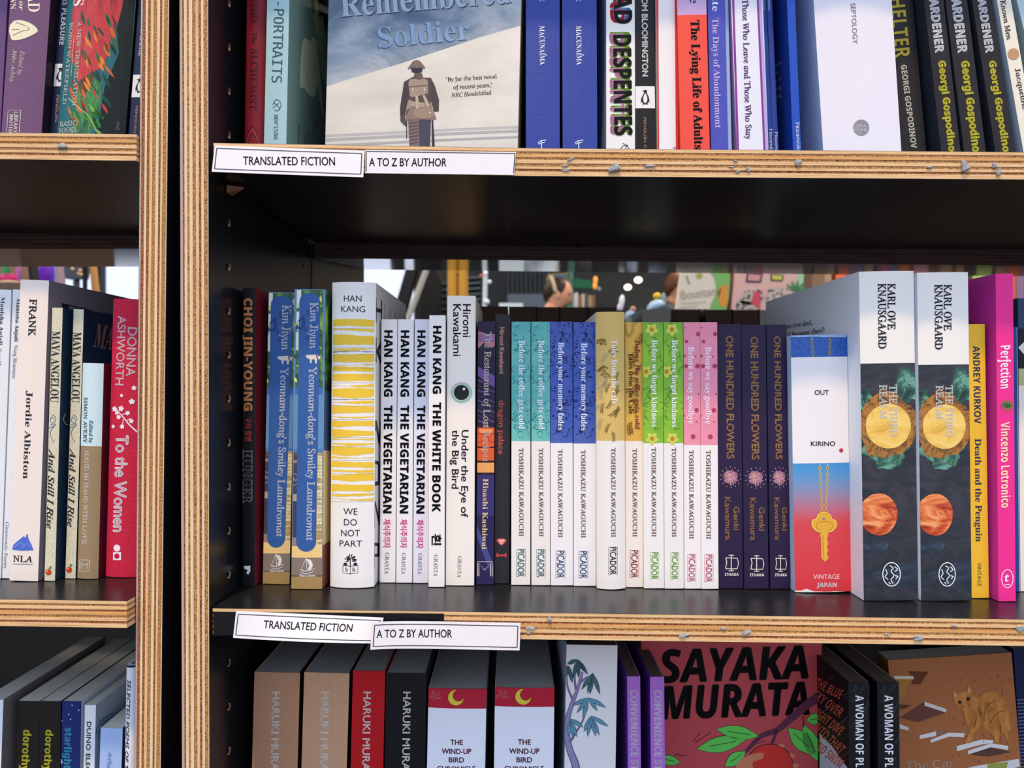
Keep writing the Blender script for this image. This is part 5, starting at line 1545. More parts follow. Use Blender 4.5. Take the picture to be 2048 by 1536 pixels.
b.put('dark_cap', d_poly([(254, 1322), (280, 1322), (280, 1333), (254, 1333)]), '#22262f', 3)
b.done()

# ------------------------------------------------------------------ books: right bookcase, lowest shelf in view
def lo(label, a, c, **k):
    k.setdefault('Y', .53)
    return Book(label, a, c, row='B', **k)
for i, (a, c, lab, sp, pt) in enumerate((((508, 601, 1347), (504, 595, 1536), 'thick kraft brown paperback with white capitals, left copy of the two brown ones', 'kraft_dark', (545, 541.5)),
                                    ((607.5, 700, 1348), (603, 693.5, 1536), 'thick kraft brown paperback with white capitals, right copy beside the red spine', 'kraft', (643.5, 640)),
                                    ((706.5, 770, 1343.5), (701.5, 766, 1536), 'deep red paperback with white capitals between the brown and black ones', '#b3141c', (727.5, 723.5)),
                                    ((772.5, 852.5, 1348), (770, 850, 1536), 'black paperback with white capitals, right of the deep red one', '#121316', (807, 803.5)))):
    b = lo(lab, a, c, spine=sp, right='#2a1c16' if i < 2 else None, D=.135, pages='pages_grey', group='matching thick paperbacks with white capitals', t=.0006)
    b.T('author_lettering', 'HARUKI MURAKAMI', 's', (pt[0], 1383), (pt[1], 1595), 14.5, '#f2ede4', 3, bold=.35)
    b.done()
C2 = lambda *p: cx(800, 1200, 4.267, *p)
TW = ((857.5, 973, 1379), (854, 970, 1536))
for a, c, lab in ((*TW, 'left'), ((991, 1108, 1377), (988, 1107, 1536), 'right')):
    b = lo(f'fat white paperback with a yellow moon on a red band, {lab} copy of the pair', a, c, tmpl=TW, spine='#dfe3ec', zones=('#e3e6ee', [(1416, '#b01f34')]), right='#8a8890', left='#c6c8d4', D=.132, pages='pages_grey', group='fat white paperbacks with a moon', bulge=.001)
    A = [(912 + 15.5 * math.cos(t), 1394 + 15.5 * math.sin(t)) for t in [-1.75 - i * .3 for i in range(16)]]
    B_ = [(917 + 11.5 * math.cos(t), 1390 + 11.5 * math.sin(t)) for t in [-1.9 - 4.2 + i * .3 for i in range(15)]]
    b.put('moon_picture', d_poly(A + B_), '#d4c43e', 3)
    r = random.Random(3)
    for q in range(22): b.put('cloud_pattern', d_disc(860 + r.uniform(0, 22) * (1), 1383 + r.uniform(0, 14), r.uniform(1.2, 2.6), n=8), '#c4585e', 2)
    for q in range(18): b.put('cloud_pattern', d_disc(970.5, 1382 + q * 2, .5, n=5), '#d99', 3) if False else None
    for tx, v, u0, u1 in (('THE', 1488, 901, 926), ('WIND-UP', 1506, 884, 942.5), ('BIRD', 1523, 898, 928), ('CHRONICLE', 1541, 874.5, 951)):
        b.T('title_lettering', tx, 's', (u0, v), (u1, v + .5), 10, '#6c2438', 3, bold=.3)
    b.done()
b = lo('tall white paperback with a blue bamboo tree painting', (1136, 1232, 1292), (1129, 1231, 1536), spine='#dedcdc', left='#aeb6c8', D=.14, pages='pages_shade_brown')
trunk = wig(C2((1470, 1440), (1450, 1330), (1435, 1180), (1430, 1050), (1450, 950), (1480, 870), (1500, 780), (1510, 680), (1520, 600)), 4)
b.put('bamboo_painting', d_line(wig(C2((1510, 1480), (1490, 1380), (1450, 1280), (1425, 1150), (1430, 1020), (1460, 910), (1500, 800), (1540, 680), (1555, 610)), 5), 17, 4), '#5c5474', 3)
b.put('bamboo_painting', d_line(wig(C2((1510, 1480), (1490, 1380), (1450, 1280), (1425, 1150), (1430, 1020), (1460, 910), (1500, 800), (1540, 680), (1555, 610)), 5), 13, 2), '#8a82aa', 4)
for p in (C2((1475, 850), (1430, 740), (1425, 640)), C2((1500, 760), (1490, 650), (1510, 520)), C2((1450, 1210), (1530, 1080), (1570, 1000), (1580, 940)), C2((1540, 700), (1600, 650))):
    b.put('bamboo_painting', d_line(wig(p, 4), 5, 2), '#6f6790', 4)
def frond(cxy, tips, col='#5f8fa4'):
    c_ = C2(cxy)[0]
    for t_ in tips:
        q = C2(t_)[0]
        L = math.hypot(q[0] - c_[0], q[1] - c_[1]); a_ = math.atan2(q[1] - c_[1], q[0] - c_[0])
        b.put('bamboo_painting', d_leaf(*c_, L + 1.4, 8.6, a_), '#24363e', 5); b.put('bamboo_painting', d_leaf(*c_, L, 6.6, a_), col, 6)
frond((1515, 505), ((1430, 545), (1480, 660), (1525, 660), (1600, 630), (1570, 600)), '#3f5f66')
frond((1440, 560), ((1400, 600), (1400, 670), (1470, 700)), '#3f5f66')
frond((1645, 620), ((1550, 760), (1600, 790), (1620, 800), (1705, 800)), '#446a70')
frond((1610, 830), ((1470, 900), (1510, 960), (1560, 1010), (1680, 940), (1755, 915)))
frond((1450, 1010), ((1440, 1160), (1480, 1180), (1510, 1165), (1560, 1080)))
frond((1630, 985), ((1570, 1120), (1600, 1160), (1670, 1160), (1700, 1150), (1775, 1075)))
b.done()
for a, c, lab, tx in (((1254, 1280.5, 1354), (1256, 1282, 1536), 'left', (1260.5, 1262)), ((1300, 1328, 1355), (1302, 1330, 1536), 'right', (1308, 1309.5))):
    b = lo(f'narrow purple paperback with pale block capitals, {lab} copy of the pair', a, c, spine='#a568be', left='#5a2f92', D=.128, pages='pages_shade_brown', group='narrow purple paperbacks')
    b.T('title_lettering', 'CONVENIENCE STORE', 'b', (tx[0], 1380), (tx[1], 1576), 15, '#eadcf0', 3, bold=.2)
    b.done()
C3 = lambda *p: cx(1180, 1240, 4.096, *p)
b = lo('face-out red paperback with green leaves and a held fruit', (1286, 1640, 1270), (1280, 1641.5, 1536), spine='#b84a4e', D=.02, Y=.585, name='paperback_book', left='#7c2f34')
for t_, p0, p1, cp in (('SAYAKA', (582, 510), (1785, 473), 262), ('MURATA', (590, 808), (1795, 770), 262)):
    b.T('author_lettering', t_, 'i', C3(p0)[0], C3(p1)[0], cp / 4.096, '#120c0e', 2, bold=1.6, shear=-.05)
b.put('branch_picture', d_line(wig(C3((1900, 610), (1780, 690), (1640, 810), (1530, 900), (1400, 950), (1290, 1060), (1240, 1110)), 4), 20, 4), '#5a2c42', 3)
b.put('branch_picture', d_line(C3((1530, 900), (1490, 1010)), 6), '#5a2c42', 3)
def leafp(a_, b_, w):
    p, q = C3(a_)[0], C3(b_)[0]
    L = math.hypot(q[0] - p[0], q[1] - p[1]); an = math.atan2(q[1] - p[1], q[0] - p[0])
    b.put('leaf_picture', d_leaf(*p, L, w + 2, an, 9), '#172012', 4); b.put('leaf_picture', d_leaf(p[0] + math.cos(an), p[1] + math.sin(an), L - 2, w, an, 9), '#5fc452', 5)
    b.put('leaf_picture', d_line([(p[0] + (q[0] - p[0]) * .2, p[1] + (q[1] - p[1]) * .2), (p[0] + (q[0] - p[0]) * .75, p[1] + (q[1] - p[1]) * .72)], 1.2), '#172012', 6)
leafp((1385, 950), (1030, 890), 27); leafp((1275, 975), (870, 1055), 31); leafp((1620, 880), (1850, 1105), 34); leafp((1745, 850), (1880, 1170), 30); leafp((1900, 800), (1770, 820), 22); leafp((1275, 1070), (1100, 1200), 24); leafp((560, 1130), (740, 1165), 20)
b.put('branch_picture', d_line(wig(C3((1740, 780), (1750, 830), (1745, 880)), 3), 2), '#172012', 6)
b.put('fruit_picture', d_disc(*C3((1470, 1190))[0], 47, 44, 30), '#172012', 6); b.put('fruit_picture', d_disc(*C3((1470, 1190))[0], 45.5, 42.5, 30), '#c8322c', 7)
b.put('fruit_picture', d_poly(wig(C3((1180, 1230), (1210, 1160), (1280, 1110), (1370, 1085), (1420, 1090), (1410, 1130), (1330, 1165), (1330, 1250), (1180, 1260)), 4)), '#c67a58', 8)
for u, v in ((1565, 1030), (1650, 1110), (1680, 1190)): b.put('fruit_picture', d_disc(*C3((u, v))[0], 7, 5), '#c67a58', 6)
for p in (C3((840, 995), (900, 925)), C3((865, 1000), (985, 920)), C3((690, 1098), (790, 1110)), C3((1330, 1000), (1400, 975)), C3((1330, 1025), (1440, 985))): b.put('fruit_picture', d_line(p, 1.2), '#3a1a20', 4)
b.done()
C4 = lambda *p: cx(1588, 1240, 4.452, *p)
TP2 = ((1697, 1738.5, 1366), (1698, 1740, 1536))
for a, c, lab, k in ((*TP2, 'left', 0), ((1754, 1798, 1366), (1756, 1799.5, 1536), 'right', 1)):
    b = lo(f'black paperback with heavy white capitals, {lab} copy of the pair', a, c, tmpl=TP2, spine='#15171b', left='#101216', D=.132, pages='pages_shade_brown', group='black paperbacks with heavy white capitals')
    r = random.Random(7)
    b.T('title_lettering', 'A WOMAN OF PLEASURE', 'b', (1710.5, 1390), (1711, 1600), 16, '#e6e6e6', 3)
    for q in range(26):
        u, v = r.uniform(1700, 1738), r.uniform(1368, 1536)
        b.put('wave_print', d_line(wig([(u, v), (u + 6, v - 7), (u + 9, v - 16)], 2), .5), '#59616b', 2)
    if k == 0:
        b.tmpl = None
        for i, (t_, p0, p1) in enumerate((('THE BLUE', (180, 590), (408, 705)), ('SKY OVER', (160, 690), (406, 868)), ('NIGHT DIVE', (140, 830), (410, 1030)), ('INTO THAT', (150, 960), (412, 1195)), ('AND SWIM', (150, 1120), (405, 1320)))):
            b.T('side_lettering', t_, 'b', C4(p0)[0], C4(p1)[0], 19, '#c05a3a', 3, 'L')
        b.put('side_artwork', d_poly(C4((230, 1010), (330, 1110), (480, 1320), (230, 1420))), '#b8ccd4', 2, 'L')
        for q in range(20):
            u, v = r.uniform(1645, 1695), r.uniform(1340, 1520)
            b.put('side_artwork', d_line([(u, v), (u + 8, v - 3), (u + 12, v - 10)], .6), '#6f7780', 2, 'L')
    b.done()
# face-out cat cover, leaning
b = lo('face-out brown paperback with a ginger cat on white steps, leaning', (1775, 2023.5, 1324), (1793, 2041.5, 1536), spine='#a8683c', D=.02, Y=.575, yaw=-.05, name='paperback_book', right='#5a3624')
Bc = b
noisemat('fur', [(.3, '#7c4a1c'), (.5, '#b97430'), (.7, '#cf8f48')], scale=(160, 160, 60), detail=5, rough=.6, dist=.6)
def cp(pts, c, l, part='cover_artwork'): b.put(part, d_poly(C4(*pts)), c, l)
cp([(885, 497), (1062, 497), (1062, 525), (900, 525)], '#d9cdb0', 3); cp([(1010, 455), (1195, 458), (1125, 570), (1040, 570), (1062, 525)], '#6a3424', 2); cp([(905, 525), (1040, 525), (985, 670), (930, 660)], '#b07a34', 2)
cp([(935, 870), (1160, 725), (1355, 820), (1100, 910)], '#6a4034', 2); cp([(1160, 725), (1355, 790), (1352, 822), (1160, 760)], '#d8cfc4', 3); cp([(935, 750), (1050, 760), (940, 800)], '#5a3428', 3); cp([(940, 925), (1020, 955), (1018, 982), (940, 965)], '#d8cfc4', 3)
for a_ in ([(1115, 1025), (1262, 988), (1262, 1030), (1118, 1058)], [(1212, 1065), (1375, 1000), (1515, 1005), (1512, 1040), (1380, 1035), (1216, 1090)], [(1445, 1120), (1665, 1062), (1800, 1070), (1790, 1090), (1670, 1105), (1448, 1165)], [(1545, 1160), (1752, 1095), (1905, 1120), (1905, 1155), (1750, 1130), (1548, 1195)]):
    cp(a_, '#e0dcd8', 3)
cp([(1262, 988), (1370, 985), (1375, 1000), (1262, 1030)], '#8a6a5c', 2); cp([(1552, 1195), (1750, 1132), (1940, 1175), (1720, 1215)], '#5a3c34', 2)
cp([(1240, 1400), (1600, 1300), (2000, 1235), (2010, 1300), (1700, 1420)], '#d9d8da', 2); cp([(1720, 1275), (1905, 1262), (1890, 1320), (1720, 1330)], '#9aa04a', 3)
r = random.Random(2)
for q in range(70):
    u, v = r.uniform(830, 1950), r.uniform(380, 1250)
    cp([(u, v), (u + 6, v), (u + 6, v + 24), (u, v + 24)], '#c08a5c' if u < 1400 else '#7a4630', 3)
cat = wig([(1408, 625), (1440, 650), (1490, 640), (1530, 630), (1550, 575), (1578, 620), (1590, 680), (1640, 680), (1700, 645), (1780, 640), (1850, 680), (1895, 760), (1920, 860), (1925, 980), (1900, 1000), (1930, 1100), (1945, 1160), (1925, 1165), (1890, 1070), (1870, 1010), (1830, 1020), (1825, 1090), (1770, 1090), (1780, 1040), (1740, 1010), (1700, 960), (1640, 965), (1600, 1000), (1580, 1085), (1505, 1090), (1545, 1030), (1550, 960), (1515, 880), (1490, 800), (1440, 770), (1410, 690)], 3)
b.put('cat_picture', d_poly(C4(*cat)), 'fur', 5)
for p in ([(1690, 900), (1700, 780), (1780, 720)], [(1740, 920), (1800, 830), (1880, 800)], [(1600, 960), (1620, 860)], [(1840, 1010), (1835, 930)]): b.put('cat_picture', d_line(wig(C4(*p), 4), 1.4), '#6a3c18', 6)
for u, v in ((1472, 728), (1545, 700)): b.put('cat_picture', d_disc(*C4((u, v))[0], 3.4), '#20160e', 7)
b.put('cat_picture', d_poly(C4((1495, 765), (1512, 762), (1503, 778))), '#5a2c1c', 7); b.put('cat_picture', d_poly(C4((1420, 640), (1445, 665), (1430, 690))), '#d8a888', 6); b.put('cat_picture', d_poly(C4((1548, 590), (1568, 625), (1545, 640))), '#d8a888', 6)
b.T('title_lettering', 'The Cat', 'S', C4((985, 1330))[0], C4((1410, 1305))[0], 15, '#dccab4', 5, bold=.2)
b.done()
b = lo('navy striped book in the lower right corner', (2028, 2070, 1300), (2042, 2086, 1536), spine='#1a2550', Y=.605, D=.1)
for q in range(22): b.put('white_stripes', d_line([b.e(0, 1400 + q * 7), b.e(1, 1396 + q * 7)], 1.5), '#7f8cb4', 2)
b.done()
# ------------------------------------------------------------------ books of the far side, their page edges turned to us
for i, (u0, u1, v, lab, pg, Yb) in enumerate(((952, 1016, 611.5, 'just right of the eye spine', 'pages_shade_brown', .86), (1018, 1073, 612, 'second right of the eye spine', 'pages_shade_brown', .862), (1074, 1119, 613, 'middle of the shade-brown far-side blocks', 'pages_shade_brown', .861),
                                     (1120, 1176, 613.5, 'second left of the golden hardback', 'pages_shade_brown', .86), (1177, 1232, 614, 'just left of the golden hardback', 'pages_shade_brown', .862),
                                     (1283, 1342, 617.5, 'pale one above the lime green spines', 'pages', .84), (1343, 1400, 618, 'shade-brown one above the pink spines', 'pages_shade_brown', .862), (1410, 1464, 618.5, 'shade-brown one above the first fireworks spine', 'pages_shade_brown', .862),
                                     (1465, 1518, 619, 'shade-brown one above the middle fireworks spine', 'pages_shade_brown', .862), (1519, 1548, 619, 'thin pale one left of the big pale blue cover', 'pages', .862))):
    q0, q1 = P(u0, v, Yb), P(u1, v, Yb)
    zb_ = (768 - 1102) / F * YR - .0137 * q0.x + .0012
    W, H, D = q1.x - q0.x, q0.z - zb_, .115
    root = empty('paperback_book', ((q0.x + q1.x) / 2, Yb, zb_))
    tag(root, 'far-side book showing its page edges, ' + lab, 'book', 'far-side books with page edges towards us')
    box('page_block', -W / 2 + .0006, W / 2 - .0006, 0, D - .001, .0008, H - .0008, pg, parent=root)
    V = []
    for z in (0, H):
        V += [(-W / 2, -.001, z), (-W / 2, D, z), (W / 2, D, z), (W / 2, -.001, z), (-W / 2 + .0005, -.001, z), (-W / 2 + .0005, D - .0006, z), (W / 2 - .0005, D - .0006, z), (W / 2 - .0005, -.001, z)]
    Fc = [(0, 1, 9, 8), (1, 2, 10, 9), (2, 3, 11, 10), (4, 12, 13, 5), (5, 13, 14, 6), (6, 14, 15, 7), (0, 8, 12, 4), (3, 7, 15, 11)]
    for o_ in (0, 8): Fc += [(o_, o_ + 4, o_ + 5, o_ + 1), (o_ + 1, o_ + 5, o_ + 6, o_ + 2), (o_ + 2, o_ + 6, o_ + 7, o_ + 3)]
    mkmesh('cover', V, Fc, ('#2c211e', '#8fa6b0')[pg == 'pages'], parent=root)

# ------------------------------------------------------------------ the shop behind, out of focus
def fill_area(nm, x, y, z, sx, sy, e, col=(1, .86, .68)):
    l = bpy.data.lights.new(nm, 'AREA'); l.shape = 'RECTANGLE'; l.size = sx; l.size_y = sy; l.energy = e; l.color = col
    o = bpy.data.objects.new(nm, l); COL.objects.link(o); o.location = (x, y, z); return o
for x in (-4, -1.2, 1.6, 4.2):
    for y in (2.6, 5.2):
        fill_area('shop_fill_light', x, y, 2.25, .6, .6, 55)  # added fill lights out of view, brightening the shop
fill_area('shop_fill_light', 1.3, 1.75, 2.1, .8, .4, 14)  # added fill over the face-out books
fill_area('shop_fill_light', -1.3, 1.75, 2.1, .8, .4, 14)  # added fill behind the left bookcase
def FL(Y): return 768 + (.95 - .002) * F / Y
def blob(nm, u, v, Y, ru, rv, mat, parent=None, dy=None, sub=2, sh=None):
    c = P(u, v, Y)
    bm = bmesh.new(); bmesh.ops.create_icosphere(bm, subdivisions=sub, radius=1)
    k = Y / F
    for q in bm.verts:
        x, y, z = q.co
        if sh: x, z = sh(x, z)
        q.co = Vector((x * ru * k, y * (dy or ru * k), z * rv * k))
    me = bpy.data.meshes.new(nm); bm.to_mesh(me); bm.free(); me.materials.append(getm(mat))
    me.polygons.foreach_set('use_smooth', [True] * len(me.polygons))
    o = bpy.data.objects.new(nm, me); COL.objects.link(o); o.location = c
    if parent: o.parent = parent; o.location = c - parent.location
    return o
def slab(nm, quad, Y, th, mat, parent=None):
    """flat panel with real thickness whose front face has the given pixel corners"""
    a = [P(*q, Y) for q in quad]
    V = [tuple(q) for q in a] + [(q.x, q.y + th, q.z) for q in a]
    n = len(a)
    Fc = [tuple(range(n))[::-1], tuple(range(n, 2 * n))] + [(i, (i + 1) % n, (i + 1) % n + n, i + n) for i in range(n)]
    o = mkmesh(nm, V, Fc, mat, parent=parent)
    return o
def pole(nm, p, q, r, mat, parent=None, n=10):
    p, q = Vector(p), Vector(q)
    d = (q - p).normalized(); s_ = d.cross(Vector((0, 1, .01))).normalized(); t_ = d.cross(s_)
    V = []
    for c in (p, q):
        for i in range(n):
            a = i / n * 6.283
            V.append(c + s_ * (r * math.cos(a)) + t_ * (r * math.sin(a)))
    Fc = [(i, (i + 1) % n, (i + 1) % n + n, i + n) for i in range(n)] + [tuple(range(n))[::-1], tuple(range(n, 2 * n))]
    return mkmesh(nm, V, Fc, mat, parent=parent, smooth=False)
def pp(u, v, Y): return P(u, v, Y)
bg_ = 'things of the shop seen blurred through the bookcase'

# staircase in black steel with a pale handrail, left of the middle opening
st = empty('staircase'); tag(st, 'black steel staircase with a pale slanting rail beside the bright window', 'staircase')
slab('stringer', [(822, 500), (842, 500), (806, 640), (806, FL(5.2)), (782, FL(5.2)), (782, 640)], 5.2, .12, '#15171a', st)
slab('panel', [(846, 500), (880, 560), (878, FL(5.4)), (826, FL(5.4))], 5.4, .1, '#0c0d0f', st)
pole('handrail', pp(853, 540, 5.0), pp(815, 640, 5.0), .022, '#a9adaa', st)
for k in range(5): slab('step', [(880, 565 + k * 13), (902, 563 + k * 13), (902, 567 + k * 13), (880, 569 + k * 13)], 5.6, .3, '#3b444c', st)
for k in range(6): slab('step', [(900, 556 + k * 11), (960, 552 + k * 11), (960, 556 + k * 11), (900, 560 + k * 11)], 6.2, .3, '#47525c', st)
gl = slab('shelf_unit', [(880, 545), (1150, 545), (1150, FL(7.2)), (880, FL(7.2))], 7.2, .35, '#1d242b'); tag(gl, 'dark blue-grey wall unit at the back of the shop', 'shelving')
for k in range(9):
    slab('vertical_slat', [(1014 + k * 9, 546), (1018 + k * 9, 546), (1018 + k * 9, 596), (1014 + k * 9, 596)], 7.18, .02, '#2f3a48', gl)
slab('lower_panel', [(1015, 588), (1100, 588), (1100, FL(6.9)), (1015, FL(6.9))], 6.9, .2, '#56657a', gl)
vs_ = empty('bar_stool', pp(915, 590, 3.6)); tag(vs_, 'tan two-legged shape standing behind the slim white books', 'stool')
for u in (905, 926): pole('leg', pp(u, 540, 3.6) - vs_.location, pp(u + 2, FL(3.6), 3.6) - vs_.location, .027, '#b98834', vs_)
pole('rail', pp(905, 546, 3.6) - vs_.location, pp(926, 546, 3.6) - vs_.location, .02, '#8a6426', vs_)
sp_ = pole('steel_pole', pp(971, 541, 3.2), pp(958, FL(3.2), 3.2), .011, '#c3d2da'); tag(sp_, 'bright steel pole behind the eye spine', 'pole')
for u, v, r_, c in ((971, 547, 4.5, '#f2f5f6'), (963, 552, 4, '#c25a58'), (979, 564, 4.5, '#dfe6e8'), (973, 604, 6.5, '#cfe0ea')): blob('knob', u, v, 3.15, r_, r_, c, sp_)
cl = slab('counter_edge', [(998, 606), (1046, 606), (1052, FL(4.4)), (992, FL(4.4))], 4.4, .3, '#c9dbe6'); tag(cl, 'pale counter corner left of the reading person', 'counter')
tp = slab('column', [(1135, 390), (1147, 390), (1147, FL(5.2)), (1135, FL(5.2))], 5.2, .06, '#4f8078'); tag(tp, 'teal green column right of the reading person', 'column')
gs_ = slab('hanging_sign', [(1146, 556), (1184, 561), (1184, 577), (1146, 575)], 5.2, .04, '#1f6a4c'); tag(gs_, 'dark green sign hanging in the shop behind', 'sign')
pf = slab('picture_frame', [(1096, 548), (1137, 546), (1137, 562), (1092, 562)], 5.2, .04, '#b08c5c'); tag(pf, 'small framed picture above the reading person', 'picture')
slab('picture', [(1099, 550), (1133, 548), (1132, 558), (1097, 558)], 5.19, .008, '#4c6f84', pf)
fs_ = slab('shelf_unit', [(1146, 614.5), (1196, 614.5), (1196, FL(5.55)), (1146, FL(5.55))], 5.55, .3, '#14181c'); tag(fs_, 'low dark shelf carrying a few blurred books right of the teal column', 'shelving')
for k, (u, w, c, h) in enumerate(((1150, 6, '#c9cfe0', 27), (1157, 6, '#8f6a54', 22), (1164, 5, '#d9c3a0', 24), (1170, 6, '#4a5c7c', 25), (1177, 7, '#b8946c', 21), (1185, 5, '#8a6a50', 22))):
    o = slab('book', [(u, 612 - h), (u + w, 612 - h), (u + w, 614), (u, 614)], 5.6, .15, c); tag(o, 'blurred book on the far shelf, ' + ('first', 'second', 'third', 'fourth', 'fifth', 'sixth')[k] + ' right of the teal column', 'book', 'blurred books on the far shelf')
ol = empty('pendant_lamp', pp(1191, 560, 4.8)); tag(ol, 'small orange pendant lamp in the dark', 'lamp')
for v, rv in ((560, 8), (571, 8)): blob('shade', 1191 - (v == 571), v, 4.8, 4.5, rv, 'amber', ol) if 'amber' in MATS else blob('shade', 1191 - (v == 571), v, 4.8, 4.5, rv, emit('amber', '#e0953a', .8), ol)
pole('cord', (0, 0, 0), (0, 0, 2.3 - ol.location.z), .004, '#111214', ol)
blob('bulb', 1198, 578, 4.8, 4, 4, '#93a6b4', ol)
emit('lampglow', '#fff3d2', 4)
for u, v, r_, lab in ((1276.5, 560, 7.5, 'upper right of the two round white ceiling lamps'), (1255.5, 574.5, 7, 'lower left of the two round white ceiling lamps')):
    o = blob('ceiling_lamp', u, v, 6.5, r_, r_ * .8, 'lampglow'); pole('cord', (0, 0, .02), (0, 0, 2.3 - o.location.z), .004, '#111214', o); tag(o, lab, 'lamp', 'round white lamps in the dark shop')
# display shelf with two face-out books, a tissue and small things
ds = slab('display_shelf', [(1180, 620), (1760, 620), (1760, FL(2.3)), (1180, FL(2.3))], 2.3, .5, '#2c2420'); tag(ds, 'dark display shelf standing behind the bookcase, carrying the face-out books', 'shelf')
E_ = [P(*q, 2.35) for q in ((1363, 536), (1459, 537), (1453, 619), (1352, 619))]
class Card:
    def __init__(s, nm, quad, Y, th, mat, label, group=None):
        s.o = slab(nm, quad, Y, th, mat); tag(s.o, label, 'book', group); s.Y = Y
    def add(s, nm, shape, mat, k=1):
        px, fs = shape
        mkmesh(nm, [tuple(P(*q, s.Y - .0012 * k)) for q in px], fs, mat, parent=s.o)
c = Card('face_out_book', [(1364, 530), (1459, 531), (1453, 619), (1352, 618)], 2.35, .02, '#ecd8b8', 'face-out cream book with green edge and an orange on its cover')
c.add('cover_artwork', d_poly(wig([(1426, 530), (1459, 531), (1453, 619), (1420, 618), (1432, 585), (1428, 555), (1405, 532)], 3)), '#86b860')
c.add('cover_artwork', d_poly(wig([(1436, 580), (1446, 570), (1456, 575), (1453, 612), (1442, 612), (1437, 600)], 3)), '#e8953c', 2)
c.add('cover_artwork', d_disc(1399, 551, 6), '#b8b04a', 2)
for q in range(3): c.add('cover_artwork', d_leaf(1372 + q * 2, 551 + q * 6, 8, 3, 1), '#6a8a54', 2)
c.add('title_lettering', text_px('Boustany', 's', (1363, 599), (1444, 588), 17, 0), '#b3a48c', 2)
c.add('lettering_lines', d_line([(1362, 607), (1412, 604)], 1.5), '#b8a78c', 2); c.add('lettering_lines', d_line([(1362, 614), (1395, 612)], 1.2), '#c2a890', 2)
o = slab('book', [(1459, 531), (1468, 531), (1462, 619), (1453, 619)], 2.37, .15, '#6e4a3a'); tag(o, 'brown book spine standing between the face-out cream book and the pink book', 'book')
c = Card('face_out_book', [(1471, 530), (1610, 532), (1600, 621), (1463, 620)], 2.35, .02, '#eab4a0', 'face-out pink book showing two patterned chairs and pictures')
for q, m_ in (([(1494, 545), (1526, 547), (1522, 566), (1491, 565)], '#4a3a4c'), ([(1541, 548), (1568, 550), (1565, 563), (1541, 562)], '#3c3a34')):
    c.add('cover_artwork', d_poly(q), m_)
c.add('cover_artwork', d_poly([(1497, 548), (1522, 550), (1519, 562), (1495, 561)]), '#e0988c', 2); c.add('cover_artwork', d_poly([(1544, 550), (1565, 552), (1563, 560), (1544, 559)]), '#d8cc4c', 2)
noisemat('chair_check', [(.42, '#2e2624'), (.5, '#cfb9a0')], scale=(90, 90, 90), detail=1, rough=.6)
for q in ([(1488, 582), (1522, 580), (1524, 606), (1480, 606)], [(1538, 577), (1574, 575), (1572, 600), (1534, 604)], [(1476, 600), (1510, 606), (1508, 618), (1474, 618)]): c.add('cover_artwork', d_poly(wig(q + [q[0]], 3)[:-1]), 'chair_check', 2)
c.add('cover_artwork', d_poly([(1508, 583), (1522, 584), (1520, 618), (1502, 606)]), '#dc5058', 3)
for q in range(5): c.add('cover_artwork', d_leaf(1592, 585, 26, 6, -2.4 + q * .5), '#4c8a54', 2)
c.add('cover_artwork', d_poly([(1598, 532), (1610, 532), (1601, 615), (1588, 612)]), '#a9d49a', 1)
o = slab('book', [(1610, 532), (1626, 534), (1618, 620), (1601, 620)], 2.37, .15, '#7e5a44'); tag(o, 'brown book edge right of the pink face-out book', 'book')
o = blob('white_marker', 1243, 607, 2.4, 6.5, 18, '#e9e2e4', sh=lambda x, z: (x * (.8 + .3 * z) + .25 * z, z)); tag(o, 'white rounded object peeping over the golden hardback', 'ornament')
blob('marker_foot', 1240, 615, 2.4, 5.5, 9, '#e9e2e4', o)
o = blob('tissue', 1312, 612, 2.4, 17, 12.5, '#a9c0d0', sh=lambda x, z: (x + .5 * z, z * (1 - .4 * x))); tag(o, 'crumpled pale blue tissue on the pale block', 'tissue')
o = blob('yellow_ball', 1314, 592, 2.4, 8, 7, '#e6c02e'); tag(o, 'small yellow ball shape above the tissue', 'ornament')
o = blob('glass_jar', 1327, 604, 2.45, 6, 19, '#7c9a9e'); tag(o, 'grey green glass jar beside the yellow shape', 'jar')
lt_ = slab('low_table', [(1236, 647), (1290, 647), (1290, FL(2.0)), (1236, FL(2.0))], 2.0, .25, '#241d18'); tag(lt_, 'small dark stand carrying the blurred blue shape', 'table')
o = blob('blue_figure', 1261, 634, 2.1, 12, 14, '#8fa6bc'); tag(o, 'blurred blue shape with a pink top between the golden and the pale book', 'ornament'); blob('pink_top', 1266, 619, 2.1, 6, 7, '#c08a72', o)

